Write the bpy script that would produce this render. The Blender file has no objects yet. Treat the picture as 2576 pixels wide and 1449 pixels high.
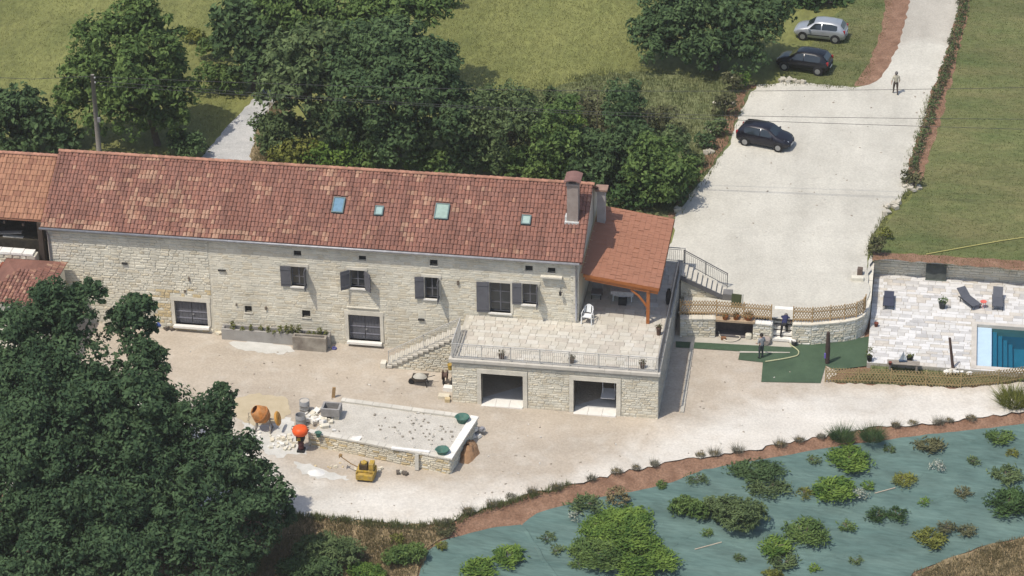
import bpy, bmesh, math, random
import numpy as np
from mathutils import Vector, Matrix

random.seed(7); RNG = np.random.default_rng(11)
SC = bpy.context.scene
COL = SC.collection

# ---------------------------------------------------------------- camera
F = 6892.0; CX, CY = 1288.0, 724.5          # focal length and centre on a 2576 px wide frame
_d3 = np.array([142.0, 12000.0, F])
_d2 = np.array([1230.0, 0.0, F]); _d2[1] = -(_d2[0]*_d3[0] + F*F)/12000.0
_Y = _d2/np.linalg.norm(_d2); _Z = -_d3/np.linalg.norm(_d3); _X = np.cross(_Y, _Z)
R = np.array([_X, _Y, _Z])
CAM = np.array([13.2372, -136.1869, 87.1524])
cam = bpy.data.cameras.new('camera'); cam.sensor_width = 36; cam.lens = F/2576*36
cam.clip_start = 1; cam.clip_end = 3000
cam_o = bpy.data.objects.new('camera', cam); COL.objects.link(cam_o)
_r, _u, _b = R[:, 0], -R[:, 1], -R[:, 2]
cam_o.matrix_world = Matrix(((_r[0], _u[0], _b[0], CAM[0]), (_r[1], _u[1], _b[1], CAM[1]),
                             (_r[2], _u[2], _b[2], CAM[2]), (0, 0, 0, 1)))
SC.camera = cam_o

# ---------------------------------------------------------------- sky, sun, exposure
SUN = Vector((0.33, 0.37, -1.0)).normalized()
w = bpy.data.worlds.new('World'); SC.world = w; w.use_nodes = True
nt = w.node_tree; sky = nt.nodes.new('ShaderNodeTexSky'); sky.sky_type = 'NISHITA'; sky.sun_disc = False
sky.sun_elevation = math.asin(-SUN.z); sky.sun_rotation = math.atan2(-SUN.x, -SUN.y) % (2*math.pi)
sky.air_density = 1.0; sky.dust_density = 2.0
bg = nt.nodes['Background']; bg.inputs[1].default_value = 0.15
nt.links.new(sky.outputs[0], bg.inputs[0])
sun = bpy.data.lights.new('sun', 'SUN'); sun.energy = 3.6; sun.angle = math.radians(0.55); sun.color = (1, 0.93, 0.82)
sun_o = bpy.data.objects.new('sun', sun); COL.objects.link(sun_o)
sun_o.rotation_euler = SUN.to_track_quat('-Z', 'Y').to_euler(); sun_o.location = (-60, -60, 150)
SC.view_settings.view_transform = 'Standard'; SC.view_settings.look = 'None'
SC.view_settings.gamma = 1; SC.view_settings.use_curve_mapping = False; SC.view_settings.exposure = 0.15

# ---------------------------------------------------------------- surveying helpers
def _ray(u, v): return R @ np.array([(u-CX)/F, (v-CY)/F, 1.0])
def at(u, v, z): d = _ray(u, v); return CAM + (z-CAM[2])/d[2]*d
def aty(u, v, y): d = _ray(u, v); return CAM + (y-CAM[1])/d[1]*d
def atx(u, v, x): d = _ray(u, v); return CAM + (x-CAM[0])/d[0]*d
def onf(u, v, f):
    z = 0.0
    for _ in range(14):
        p = at(u, v, z); z = f(p[0], p[1])
    return at(u, v, z)
def pxs(p): return F/((np.asarray(p, float)-CAM) @ R)[2]          # pixels per metre at a point
def zup(x, y): return 1.2 + .035*(y-12)
def zlow(x, y): return -.35 - .015*x + .02*y
def up(u, v): return onf(u, v, zup)
def low(u, v): return onf(u, v, zlow)
EDGE_PX = [(740,1295),(900,1310),(1020,1322),(1120,1315),(1180,1290),(1300,1250),(1450,1215),(1600,1180),
           (1760,1150),(1900,1130),(2060,1100),(2200,1075),(2350,1065),(2500,1045),(2576,1035)]
EDGE = [(-90.,-14.),(-40.,-13.2)] + [tuple(low(u, v)[:2]) for u, v in EDGE_PX] + [(30.,8.),(60.,20.),(120.,45.)]
_E = np.array(EDGE)
def edist(x, y):
    """signed distance from the edge of the gravel, positive down the bank"""
    p = np.array([x, y]); a = _E[:-1]; b = _E[1:]; ab = b-a
    t = np.clip(((p-a)*ab).sum(1)/(ab*ab).sum(1), 0, 1)
    q = a + ab*t[:, None]; d = np.hypot(*(p-q).T); i = int(d.argmin())
    s = ab[i][0]*(p[1]-a[i][1]) - ab[i][1]*(p[0]-a[i][0])
    return -d[i] if s > 0 else d[i]
def hz(x, y):
    z = zlow(x, y); d = edist(x, y)
    if d > 0: z -= .32*min(d, 1.2) + .18*max(0, d-1.2)
    return z
def bank(u, v): return onf(u, v, hz)

# ---------------------------------------------------------------- materials
MATS = {}
def M(name, col, rough=.85, var=.12, scale=3., col2=None, bump=0., bscale=25., metal=0., spec=.25, rand=0., detail=6., fine=0., fscale=60.,
      stretch=None, wear=0., wscale=.35, wstretch=(1,1,1)):
    if name in MATS: return MATS[name]
    m = bpy.data.materials.new(name); m.use_nodes = True; n = m.node_tree.nodes; L = m.node_tree.links
    b = n['Principled BSDF']; b.inputs['Roughness'].default_value = rough; b.inputs['Metallic'].default_value = metal
    b.inputs['Specular IOR Level'].default_value = spec
    g = n.new('ShaderNodeNewGeometry'); src = g.outputs['Position']
    if stretch:
        mp = n.new('ShaderNodeMapping'); mp.inputs['Scale'].default_value = stretch[:3]
        if len(stretch) > 3: mp.inputs['Rotation'].default_value = (0, 0, stretch[3])
        L.new(src, mp.inputs[0]); src = mp.outputs[0]
    nz = n.new('ShaderNodeTexNoise'); nz.inputs['Scale'].default_value = scale; nz.inputs['Detail'].default_value = detail
    nz.inputs['Roughness'].default_value = .6
    L.new(src, nz.inputs['Vector'])
    rp = n.new('ShaderNodeValToRGB'); e = rp.color_ramp.elements; e[0].position = .32; e[1].position = .68
    c2 = col2 or tuple(min(1, c*(1+var)) for c in col); c1 = col if col2 else tuple(c*(1-var) for c in col)
    e[0].color = (*c1, 1); e[1].color = (*c2, 1); L.new(nz.outputs[0], rp.inputs[0]); out = rp.outputs[0]
    def mul(val_socket, lo, hi, colr):
        mr = n.new('ShaderNodeMapRange'); mr.inputs[3].default_value = lo; mr.inputs[4].default_value = hi
        L.new(val_socket, mr.inputs[0]); mx = n.new('ShaderNodeMix'); mx.data_type = 'RGBA'; mx.blend_type = 'MULTIPLY'
        mx.inputs[0].default_value = 1; L.new(colr, mx.inputs[6]); L.new(mr.outputs[0], mx.inputs[7]); return mx.outputs[2]
    if rand:
        oi = n.new('ShaderNodeObjectInfo'); ad = n.new('ShaderNodeMath'); ad.operation = 'ADD'
        L.new(oi.outputs['Random'], ad.inputs[0]); L.new(g.outputs['Random Per Island'], ad.inputs[1])
        fr = n.new('ShaderNodeMath'); fr.operation = 'FRACT'; L.new(ad.outputs[0], fr.inputs[0])
        out = mul(fr.outputs[0], 1-rand, 1+rand, out)
    if fine:
        fz = n.new('ShaderNodeTexNoise'); fz.inputs['Scale'].default_value = fscale; fz.inputs['Detail'].default_value = 3
        L.new(src, fz.inputs['Vector']); mr = n.new('ShaderNodeMapRange'); mr.inputs[1].default_value = .3; mr.inputs[2].default_value = .7
        L.new(fz.outputs[0], mr.inputs[0]); out = mul(mr.outputs[0], 1-fine, 1+fine, out)
    if wear:                              # broad stains and weathering
        wm = n.new('ShaderNodeMapping'); wm.inputs['Scale'].default_value = wstretch[:3]
        if len(wstretch) > 3: wm.inputs['Rotation'].default_value = (0, 0, wstretch[3])
        L.new(g.outputs['Position'], wm.inputs[0])
        wz = n.new('ShaderNodeTexNoise'); wz.inputs['Scale'].default_value = wscale; wz.inputs['Detail'].default_value = 7; wz.inputs['Roughness'].default_value = .65
        L.new(wm.outputs[0], wz.inputs['Vector']); mr = n.new('ShaderNodeMapRange'); mr.inputs[1].default_value = .34; mr.inputs[2].default_value = .62
        L.new(wz.outputs[0], mr.inputs[0]); out = mul(mr.outputs[0], 1-wear, 1+wear*.35, out)
    L.new(out, b.inputs['Base Color'])
    if bump:
        bz = n.new('ShaderNodeTexNoise'); bz.inputs['Scale'].default_value = bscale; bz.inputs['Detail'].default_value = 5
        L.new(src, bz.inputs['Vector']); bp = n.new('ShaderNodeBump'); bp.inputs['Strength'].default_value = bump
        bp.inputs['Distance'].default_value = .06; L.new(bz.outputs[0], bp.inputs['Height']); L.new(bp.outputs[0], b.inputs['Normal'])
    MATS[name] = m; return m
def MF(name, c1, c2, trans=.22, scale=.9):
    """foliage: colour varies from leaf to leaf and from bough to bough"""
    if name in MATS: return MATS[name]
    m = bpy.data.materials.new(name); m.use_nodes = True; n = m.node_tree.nodes; L = m.node_tree.links
    b = n['Principled BSDF']; b.inputs['Roughness'].default_value = .75; b.inputs['Specular IOR Level'].default_value = .07
    g = n.new('ShaderNodeNewGeometry'); nz = n.new('ShaderNodeTexNoise'); nz.inputs['Scale'].default_value = scale
    nz.inputs['Detail'].default_value = 3; L.new(g.outputs['Position'], nz.inputs['Vector'])
    ad = n.new('ShaderNodeMath'); ad.operation = 'MULTIPLY_ADD'; ad.inputs[1].default_value = .55; L.new(g.outputs['Random Per Island'], ad.inputs[0])
    ml = n.new('ShaderNodeMath'); ml.operation = 'MULTIPLY_ADD'; ml.inputs[1].default_value = 1.6; ml.inputs[2].default_value = -.6
    L.new(nz.outputs[0], ml.inputs[0]); L.new(ml.outputs[0], ad.inputs[2])
    rp = n.new('ShaderNodeValToRGB'); e = rp.color_ramp.elements; e[0].color = (*c1, 1); e[1].color = (*c2, 1)
    e[0].position = .1; e[1].position = .95
    L.new(ad.outputs[0], rp.inputs[0]); L.new(rp.outputs[0], b.inputs['Base Color'])
    t = n.new('ShaderNodeBsdfTranslucent'); L.new(rp.outputs[0], t.inputs[0]); mx = n.new('ShaderNodeMixShader')
    mx.inputs[0].default_value = trans; L.new(b.outputs[0], mx.inputs[1]); L.new(t.outputs[0], mx.inputs[2])
    L.new(mx.outputs[0], n['Material Output'].inputs[0]); MATS[name] = m; return m

# ---------------------------------------------------------------- mesh helpers
OFF = {}                                  # where each thing's own frame sits in the world
class MB:
    def __init__(s): s.v = []; s.f = []; s.m = []
    def add(s, vs, fs, m=0):
        k = len(s.v); s.v += [tuple(float(c) for c in p) for p in vs]
        s.f += [tuple(i+k for i in f) for f in fs]; s.m += [m]*len(fs); return s
    def hexa(s, p, m=0):                  # bottom 4 counter-clockwise, top 4
        return s.add(p, [(3,2,1,0),(4,5,6,7),(0,1,5,4),(1,2,6,5),(2,3,7,6),(3,0,4,7)], m)
    def box(s, x0, x1, y0, y1, z0, z1, m=0):
        return s.hexa([(x0,y0,z0),(x1,y0,z0),(x1,y1,z0),(x0,y1,z0),(x0,y0,z1),(x1,y0,z1),(x1,y1,z1),(x0,y1,z1)], m)
    def obox(s, c, size, rz=0., m=0, rx=0., ry=0.):
        A = Matrix.Rotation(rz,3,'Z') @ Matrix.Rotation(ry,3,'Y') @ Matrix.Rotation(rx,3,'X'); h = Vector(size)/2
        P = [Vector(c)+A @ Vector((a*h.x,b*h.y,d*h.z)) for d in (-1,1) for a,b in ((-1,-1),(1,-1),(1,1),(-1,1))]
        return s.hexa(P, m)
    def beam(s, p, q, wd, ht, m=0, upv=(0,0,1)):
        p = Vector(p); q = Vector(q); d = (q-p).normalized(); sd = d.cross(Vector(upv))
        if sd.length < 1e-4: sd = d.cross(Vector((0,1,0)))
        sd.normalize(); u = sd.cross(d).normalized(); a = sd*wd/2; b = u*ht/2
        return s.hexa([p-a-b, p+a-b, q+a-b, q-a-b, p-a+b, p+a+b, q+a+b, q-a+b], m)
    def cyl(s, p, q, r0, r1=None, n=10, m=0, cap=True):
        r1 = r0 if r1 is None else r1; p = Vector(p); q = Vector(q); d = (q-p).normalized()
        a = d.cross(Vector((0,0,1)) if abs(d.z) < .9 else Vector((1,0,0))).normalized(); b = d.cross(a)
        vs = [c+(a*math.cos(t)+b*math.sin(t))*r for c,r in ((p,r0),(q,r1)) for t in [2*math.pi*i/n for i in range(n)]]
        fs = [(i,(i+1)%n,n+(i+1)%n,n+i) for i in range(n)]
        if cap: fs += [tuple(range(n-1,-1,-1)), tuple(range(n,2*n))]
        return s.add(vs, fs, m)
    def lathe(s, prof, c=(0,0,0), n=14, m=0, sx=1., sy=1.):
        vs = [(c[0]+r*sx*math.cos(2*math.pi*i/n), c[1]+r*sy*math.sin(2*math.pi*i/n), c[2]+z) for r,z in prof for i in range(n)]
        fs = [(j*n+i, j*n+(i+1)%n, (j+1)*n+(i+1)%n, (j+1)*n+i) for j in range(len(prof)-1) for i in range(n)]
        return s.add(vs, fs, m)
    def tube(s, path, r, n=6, m=0):
        P = [Vector(p) for p in path]; vs = []; fs = []
        for k,p in enumerate(P):
            d = (P[min(k+1,len(P)-1)]-P[max(k-1,0)]).normalized()
            a = d.cross(Vector((0,0,1)) if abs(d.z) < .95 else Vector((1,0,0))).normalized(); b = d.cross(a)
            rr = r[k] if isinstance(r,(list,tuple)) else r
            vs += [p+(a*math.cos(2*math.pi*i/n)+b*math.sin(2*math.pi*i/n))*rr for i in range(n)]
        for k in range(len(P)-1): fs += [(k*n+i,k*n+(i+1)%n,(k+1)*n+(i+1)%n,(k+1)*n+i) for i in range(n)]
        fs += [tuple(range(n)), tuple(range((len(P)-1)*n+n-1,(len(P)-1)*n-1,-1))]
        return s.add(vs, fs, m)
    def prism(s, poly, z0, z1, m=0):
        n = len(poly); vs = [(x,y,z0) for x,y in poly]+[(x,y,z1) for x,y in poly]
        return s.add(vs, [tuple(range(n-1,-1,-1)),tuple(range(n,2*n))]+[(i,(i+1)%n,n+(i+1)%n,n+i) for i in range(n)], m)
    def mesh(s, name, mats, off=(0,0,0), smooth=False):
        me = bpy.data.meshes.new(name)
        o = Vector(off); me.from_pydata([Vector(p)-o for p in s.v], [], s.f)
        for mt in (mats if isinstance(mats,(list,tuple)) else [mats]): me.materials.append(mt)
        if len(me.materials) > 1: me.polygons.foreach_set('material_index', s.m)
        if smooth: me.polygons.foreach_set('use_smooth', [True]*len(me.polygons))
        me.update(); return me
    def build(s, name, mats, parent=None, smooth=False, origin=None):
        off = OFF.get(parent.name, Vector()) if parent else Vector(origin or (0,0,0))
        o = bpy.data.objects.new(name, s.mesh(name, mats, off, smooth)); COL.objects.link(o)
        if parent: o.parent = parent; OFF[o.name] = off
        else: o.location = off; OFF[o.name] = off
        return o
def tag(o, label=None, cat=None, group=None, kind=None):
    if label: o['label'] = label
    if cat: o['category'] = cat
    if group: o['group'] = group
    if kind: o['kind'] = kind
    return o
def thing(name, label, cat, loc=(0,0,0), group=None, rz=0., local=False):
    o = bpy.data.objects.new(name, None); COL.objects.link(o); o.location = loc; o.rotation_euler = (0,0,rz)
    o.empty_display_size = .3; OFF[o.name] = Vector() if local else Vector(loc)
    return tag(o, label, cat, group)
def piece(name, me, parent, mw):
    """one more object sharing a mesh, placed by a world matrix under a part or thing"""
    o = bpy.data.objects.new(name, me); COL.objects.link(o); o.parent = parent
    o.matrix_local = Matrix.Translation(-OFF.get(parent.name, Vector())) @ mw; OFF[o.name] = OFF.get(parent.name, Vector()); return o
def copy_tree(o, parent=None):
    c = o.copy(); COL.objects.link(c); c.parent = parent
    for ch in list(o.children): copy_tree(ch, c)
    return c
def raw_mesh(name, V, Fq, mats, mi=None, smooth=False, off=(0,0,0)):
    """fast mesh from numpy arrays (n,3) and (m,k)"""
    me = bpy.data.meshes.new(name); V = np.asarray(V, np.float32)-np.asarray(off, np.float32); Fq = np.asarray(Fq, np.int32); k = Fq.shape[1]
    me.vertices.add(len(V)); me.vertices.foreach_set('co', V.ravel()); me.loops.add(Fq.size); me.loops.foreach_set('vertex_index', Fq.ravel())
    me.polygons.add(len(Fq)); me.polygons.foreach_set('loop_start', np.arange(0, Fq.size, k, dtype=np.int32))
    for mt in (mats if isinstance(mats,(list,tuple)) else [mats]): me.materials.append(mt)
    if mi is not None: me.polygons.foreach_set('material_index', np.asarray(mi, np.int32))
    me.update(calc_edges=True); me.validate(); return me
def link(name, me, parent=None, loc=(0,0,0)):
    o = bpy.data.objects.new(name, me); COL.objects.link(o); o.location = loc
    if parent: o.parent = parent; OFF[o.name] = OFF.get(parent.name, Vector())
    return o

def resample(pts, step, jit, closed=True):
    out = []; n = len(pts); ph = random.random()*99
    for i in range(n if closed else n-1):
        a = np.array(pts[i][:2], float); b = np.array(pts[(i+1)%n][:2], float); d = b-a; l = np.hypot(*d)
        if l < 1e-6: continue
        nn = max(1, int(l/step)) if l < 90 else 1; nrm = np.array([-d[1],d[0]])/l
        for k in range(nn):
            t = k/nn; j = jit*(random.random()-.5)*2*(0 if k == 0 and l > 90 else 1)
            out.append(tuple(a+d*t+nrm*j))
    return out
def sheet(name, outline, mat, zf, off=0., step=None, jit=0., rs=.5, box=None, attr=None, kind='structure'):
    P = resample(outline, rs, jit) if jit else [tuple(p[:2]) for p in outline]
    bm = bmesh.new(); f = bm.faces.new([bm.verts.new((x,y,0)) for x,y in P]); f.normal_update(); bmesh.ops.triangulate(bm, faces=[f])
    if step:
        xs = [p[0] for p in P]; ys = [p[1] for p in P]; bx = box or (max(min(xs),-60),min(max(xs),60),max(min(ys),-45),min(max(ys),110))
        for ax,(a,b) in enumerate(((bx[0],bx[1]),(bx[2],bx[3]))):
            c = a+step*.5
            while c < b:
                co = (c,0,0) if ax == 0 else (0,c,0); no = (1,0,0) if ax == 0 else (0,1,0)
                bmesh.ops.bisect_plane(bm, geom=bm.verts[:]+bm.edges[:]+bm.faces[:], plane_co=co, plane_no=no, dist=1e-5); c += step
    for v in bm.verts: v.co.z = zf(v.co.x, v.co.y)+off
    bmesh.ops.recalc_face_normals(bm, faces=bm.faces[:])
    if sum(f.normal.z for f in bm.faces) < 0: bmesh.ops.reverse_faces(bm, faces=bm.faces[:])
    if attr:
        lay = bm.verts.layers.float.new('blend')
        for v in bm.verts: v[lay] = attr(v.co.x, v.co.y)
    me = bpy.data.meshes.new(name); bm.to_mesh(me); bm.free(); me.materials.append(mat)
    o = link(name, me); return tag(o, kind=kind)
def blended(name, a, b, **k):
    """two ground colours mixed by where one kind of gravel gives way to the other"""
    m = M(name, a, **k); n = m.node_tree.nodes; L = m.node_tree.links; bs = n['Principled BSDF']
    old = bs.inputs['Base Color'].links[0].from_socket
    at_ = n.new('ShaderNodeAttribute'); at_.attribute_name = 'blend'
    nz = n.new('ShaderNodeTexNoise'); nz.inputs['Scale'].default_value = .9; nz.inputs['Detail'].default_value = 8
    g = n.new('ShaderNodeNewGeometry'); L.new(g.outputs['Position'], nz.inputs['Vector'])
    ma = n.new('ShaderNodeMath'); ma.operation = 'MULTIPLY_ADD'; ma.inputs[1].default_value = 1.4; ma.inputs[2].default_value = -.7; L.new(nz.outputs[0], ma.inputs[0])
    ad = n.new('ShaderNodeMath'); ad.operation = 'ADD'; ad.use_clamp = True; L.new(at_.outputs['Fac'], ad.inputs[0]); L.new(ma.outputs[0], ad.inputs[1])
    mx = n.new('ShaderNodeMix'); mx.data_type = 'RGBA'; mx.blend_type = 'MULTIPLY'; L.new(ad.outputs[0], mx.inputs[0]); L.new(old, mx.inputs[6])
    mx.inputs[7].default_value = (b[0]/a[0], b[1]/a[1], b[2]/a[2], 1); L.new(mx.outputs[2], bs.inputs['Base Color']); return m

# ---------------------------------------------------------------- pieces laid in walls, floors and roofs
def place_pieces(parent, name, stuffname, items, protos, mats, limit=300):
    """items: (matrix, proto index, weight).  The largest in view become objects, the rest one joined mesh."""
    items.sort(key=lambda t: -t[2]); me = []
    for mb,mi in protos: me.append(mb.mesh(name, mats[mi]))
    for mw,k,_ in items[:limit]: piece(name, me[k], parent, mw)
    if items[limit:]:
        b = MB()
        for mw,k,_ in items[limit:]:
            mb,mi = protos[k]; b.add([mw @ Vector(p) for p in mb.v], mb.f, mi)
        tag(b.build(stuffname, mats, parent), kind='stuff')
def stone_protos(nshape, nm, front='-y'):
    """a rough unit stone, front face pulled in and knocked about; base on the wall plane"""
    out = []
    for mi in range(nm):
        for s in range(nshape):
            r = lambda a,b: random.uniform(a,b)
            P = [(-.5,0,-.5),(.5,0,-.5),(.5,0,.5),(-.5,0,.5)]
            Q = [(-.5+r(.02,.12),-r(.6,1),-.5+r(.04,.2)),(.5-r(.02,.12),-r(.6,1),-.5+r(.04,.2)),(.5-r(.02,.12),-r(.6,1),.5-r(.04,.2)),(-.5+r(.02,.12),-r(.6,1),.5-r(.04,.2))]
            b = MB(); b.add(P+Q, [(4,5,6,7),(0,1,5,4),(1,2,6,5),(2,3,7,6),(3,0,4,7)]); out.append((b, mi))
    return out
def lay_stones(parent, org, ux, uz, nrm, w, h, openings, mats, ws=(.25,.65), hs=(.13,.22), gap=.022, dep=(.03,.06), limit=300,
               name='stone', stuffname='stone_courses', pick=None, row0=0.):
    """rubble courses on a plane: org lower left corner, ux along, uz up, nrm out of the wall"""
    ux = Vector(ux); uz = Vector(uz); nrm = Vector(nrm); protos = stone_protos(4, len(mats)); items = []; z = 0.
    while z < h-.05:
        ch = min(random.uniform(*hs), h-z); x = -random.uniform(0,.3)
        if h-z-ch < .07: ch = h-z
        while x < w:
            cw = random.uniform(*ws)*random.choice((.7,1,1,1.25)); a = max(x,0.); b = min(x+cw,w); x += cw
            if b-a < .08: continue
            segs = [(a,b)]
            for (ox0,ox1,oz0,oz1) in openings:
                if z+ch <= oz0+.01 or z >= oz1-.01: continue
                ns = []
                for (p,q) in segs:
                    if q <= ox0 or p >= ox1: ns.append((p,q))
                    else:
                        if p < ox0: ns.append((p,ox0))
                        if q > ox1: ns.append((ox1,q))
                segs = ns
            for (p,q) in segs:
                if q-p < .09: continue
                hh = ch-gap; ww = q-p-gap; d = random.uniform(*dep)
                c = Vector(org)+ux*((p+q)/2)+uz*(z+ch/2)
                mw = Matrix.Translation(c) @ Matrix((( *ux,),( *(-nrm),),( *uz,))).transposed().to_4x4() @ Matrix.Rotation(random.gauss(0,.018),4,'Y') @ Matrix.Diagonal((ww,d,hh,1))
                k = pick(p,z) if pick else random.randrange(len(mats))
                items.append((mw, k*4+random.randrange(4), ww*hh))
        z += ch
    place_pieces(parent, name, stuffname, items, protos, mats, limit)
def pave(parent, org, ux, uy, w, h, mats, ws=(.4,.8), hs=(.3,.5), gap=.02, th=.03, limit=300, name='paving_stone', stuffname='paving_courses', skip=None):
    ux = Vector(ux); uy = Vector(uy); items = []; protos = []
    for mi in range(len(mats)):
        for s in range(3):
            b = MB(); r = lambda: random.uniform(.0,.05)
            P = [(-.5,-.5,0),(.5,-.5,0),(.5,.5,0),(-.5,.5,0)]
            Q = [(-.5+r(),-.5+r(),1),(.5-r(),-.5+r(),1),(.5-r(),.5-r(),1),(-.5+r(),.5-r(),1)]
            b.add(P+Q, [(4,5,6,7),(0,1,5,4),(1,2,6,5),(2,3,7,6),(3,0,4,7)]); protos.append((b, mi))
    y = 0.
    while y < h-.03:
        ch = min(random.uniform(*hs), h-y); x = -random.uniform(0,.3)
        while x < w:
            cw = random.uniform(*ws); a = max(x,0.); b_ = min(x+cw,w); x += cw
            if b_-a < .07: continue
            c = Vector(org)+ux*((a+b_)/2)+uy*(y+ch/2)
            if skip and skip(c): continue
            t = th*random.uniform(.7,1.2); up_ = ux.cross(uy)
            mw = Matrix.Translation(c) @ Matrix((( *ux,),( *uy,),( *up_,))).transposed().to_4x4() @ Matrix.Diagonal((b_-a-gap,ch-gap,t,1))
            items.append((mw, random.randrange(len(protos)), (b_-a)*ch*pxs(c)**2))
        y += ch
    place_pieces(parent, name, stuffname, items, protos, mats, limit)
def tile_proto(wd, ln, rise, n=4, thick=.02):
    """an arched clay tile: x across, y up the slope, z out"""
    b = MB(); vs = []
    for yy,k,lift in ((0,1.,.03),(ln*1.08,.86,0.)):
        for i in range(n+1):
            t = math.pi*i/n; vs.append((-math.cos(t)*wd/2*k, yy, math.sin(t)*rise*k+lift))
    fs = [(i,i+1,n+2+i,n+1+i) for i in range(n)]
    vs += [(-wd/2,0,-thick*.5),(wd/2,0,-thick*.5)]; e = 2*n+2
    fs.append(tuple(range(n,-1,-1))+(e,e+1)); b.add(vs, fs); return b
def tile_roof(parent, org, ux, us, w, ln, pitch, row, rise, mats, pick, limit=300, name='roof_tile', stuffname='roof_tiles', skip=None, trim=None):
    """rows of tiles on a slope: org = eave corner, ux along eave, us up the slope"""
    ux = Vector(ux).normalized(); us = Vector(us).normalized(); nr = ux.cross(us).normalized()
    protos = [(tile_proto(pitch*.97,row,rise),mi) for mi in range(len(mats))]; items = []
    nx = int(w/pitch); ny = int(ln/row)
    B = Matrix((( *ux,),( *us,),( *nr,))).transposed().to_4x4()
    for j in range(ny+1):
        for i in range(nx):
            s = j*row; xx = (i+.5)*pitch
            if s > ln-.05: continue
            if trim and not trim(xx,s): continue
            c = Vector(org)+ux*(xx+random.gauss(0,.014))+us*(s+(.035*math.sin(xx*.55+j*.2)+random.gauss(0,.014))*(s > .2 and parent.name == 'farmhouse'))
            if skip and skip(xx,s): continue
            mw = Matrix.Translation(c+nr*random.uniform(0,.012)) @ B @ Matrix.Rotation(random.gauss(0,.02),4,'Z')
            items.append((mw, pick(xx,s), pxs(c)))
    place_pieces(parent, name, stuffname, items, protos, mats, limit)
def wall_boxes(b, x0, x1, z0, z1, y0, y1, ops, m=0):
    xs = sorted({x0,x1,*[o[0] for o in ops],*[o[1] for o in ops]})
    for a,c in zip(xs,xs[1:]):
        mid = (a+c)/2; cuts = sorted((o[2],o[3]) for o in ops if o[0] < mid < o[1]); z = z0
        for (p,q) in cuts:
            if p > z+.001: b.box(a,c,y0,y1,z,p,m)
            z = q
        if z < z1-.001: b.box(a,c,y0,y1,z,z1,m)

# ---------------------------------------------------------------- plants
def leaf_cloud(blobs, n_per_m2, leaf, clump=.3, inner=.25, flat=.5, aspect=1.5):
    """numpy leaf quads spread through bough-sized clumps on and in ellipsoids; blobs (c(3), r(3))"""
    V = []
    for c,r in blobs:
        c = np.array(c); r = np.array(r); area = 4*math.pi*((r[0]*r[1])**1.6+(r[0]*r[2])**1.6+(r[1]*r[2])**1.6)**(1/1.6)/3**(1/1.6)
        n = int(area*n_per_m2); cr = clump*r.mean(); nc = max(5, int(area/(cr*cr*2.2)))
        d = RNG.normal(size=(nc,3)); d /= np.linalg.norm(d,axis=1)[:,None]; d[:,2] = np.where(d[:,2] < -.55, -d[:,2], d[:,2])
        rad = np.where(RNG.random(nc) < inner, RNG.uniform(.3,.75,nc), RNG.uniform(.78,1.08,nc))
        cc = c+d*r*rad[:,None]; cs = cr*RNG.uniform(.55,1.35,nc)
        k = RNG.integers(0,nc,n); q = RNG.normal(size=(n,3)); q /= np.linalg.norm(q,axis=1)[:,None]
        p = cc[k]+q*(cs[k]*RNG.uniform(.45,1.,n)**.6)[:,None]*np.array([1,1,.72])
        nr = q*.8+np.array([0,0,flat])+d[k]*.35+RNG.normal(size=(n,3))*.55; nr /= np.linalg.norm(nr,axis=1)[:,None]
        t = np.cross(nr, RNG.normal(size=(n,3))); t /= np.linalg.norm(t,axis=1)[:,None]; b = np.cross(nr,t)
        s = leaf*RNG.uniform(.55,1.3,n)[:,None]
        V.append(np.stack([p-t*s*.5*aspect, p-b*s*.36+nr*s*.08, p+t*s*.5*aspect, p+b*s*.36+nr*s*.08],1))
    V = np.concatenate(V); return V.reshape(-1,3), np.arange(len(V)*4).reshape(-1,4)
def limbs(b, base, tops, r, m=0):
    base = Vector(base)
    for (t,rr) in tops:
        t = Vector(t); mid = base.lerp(t,.5)+Vector((random.uniform(-.3,.3),random.uniform(-.3,.3),.3))
        b.tube([base, base.lerp(mid,.5)+Vector((0,0,.15)), mid, t], [rr, rr*.85, rr*.6, rr*.2], 6, m)
BARK = lambda: M('bark', (.12,.1,.075), rough=.95, var=.3, scale=6, bump=.6, bscale=12)
def plant(name, label, cat, base, blobs, mat, dens, leaf, group=None, trunk=.2, clump=.3, inner=.25, flat=.5, bark=None, aspect=1.5, trunk_top=None):
    th = thing(name, label, cat, base, group)
    b = MB(); bs = sorted(blobs, key=lambda q: -q[1][0]); B0 = Vector(base)
    big = Vector(np.mean([q[0] for q in blobs],0)); fork = B0.lerp(Vector((big.x,big.y,max(big.z,B0.z+.3))), .45)
    b.tube([B0-Vector((0,0,.2)), B0.lerp(fork,.5), fork], [trunk, trunk*.8, trunk*.65], 8)
    limbs(b, fork, [(q[0], trunk*.5) for q in bs[:8]], trunk)
    b.build('trunk' if cat == 'tree' else 'stem', bark or BARK(), th, smooth=True)
    V,Fq = leaf_cloud(blobs, dens, leaf, clump, inner, flat, aspect)
    link('crown' if cat == 'tree' else 'foliage', raw_mesh('crown', V, Fq, mat, off=base), th); return th
def pblobs(lst, ry=1., squash=1.):
    """(u, v, y, radius in px) measured against the photograph -> ellipsoids at their own depth"""
    out = []
    for q in lst:
        u,v,y,r = q[:4]; c = aty(u,v,y); s = r/pxs(c); out.append((c, np.array([s, s*ry, s*squash])))
    return out

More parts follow.
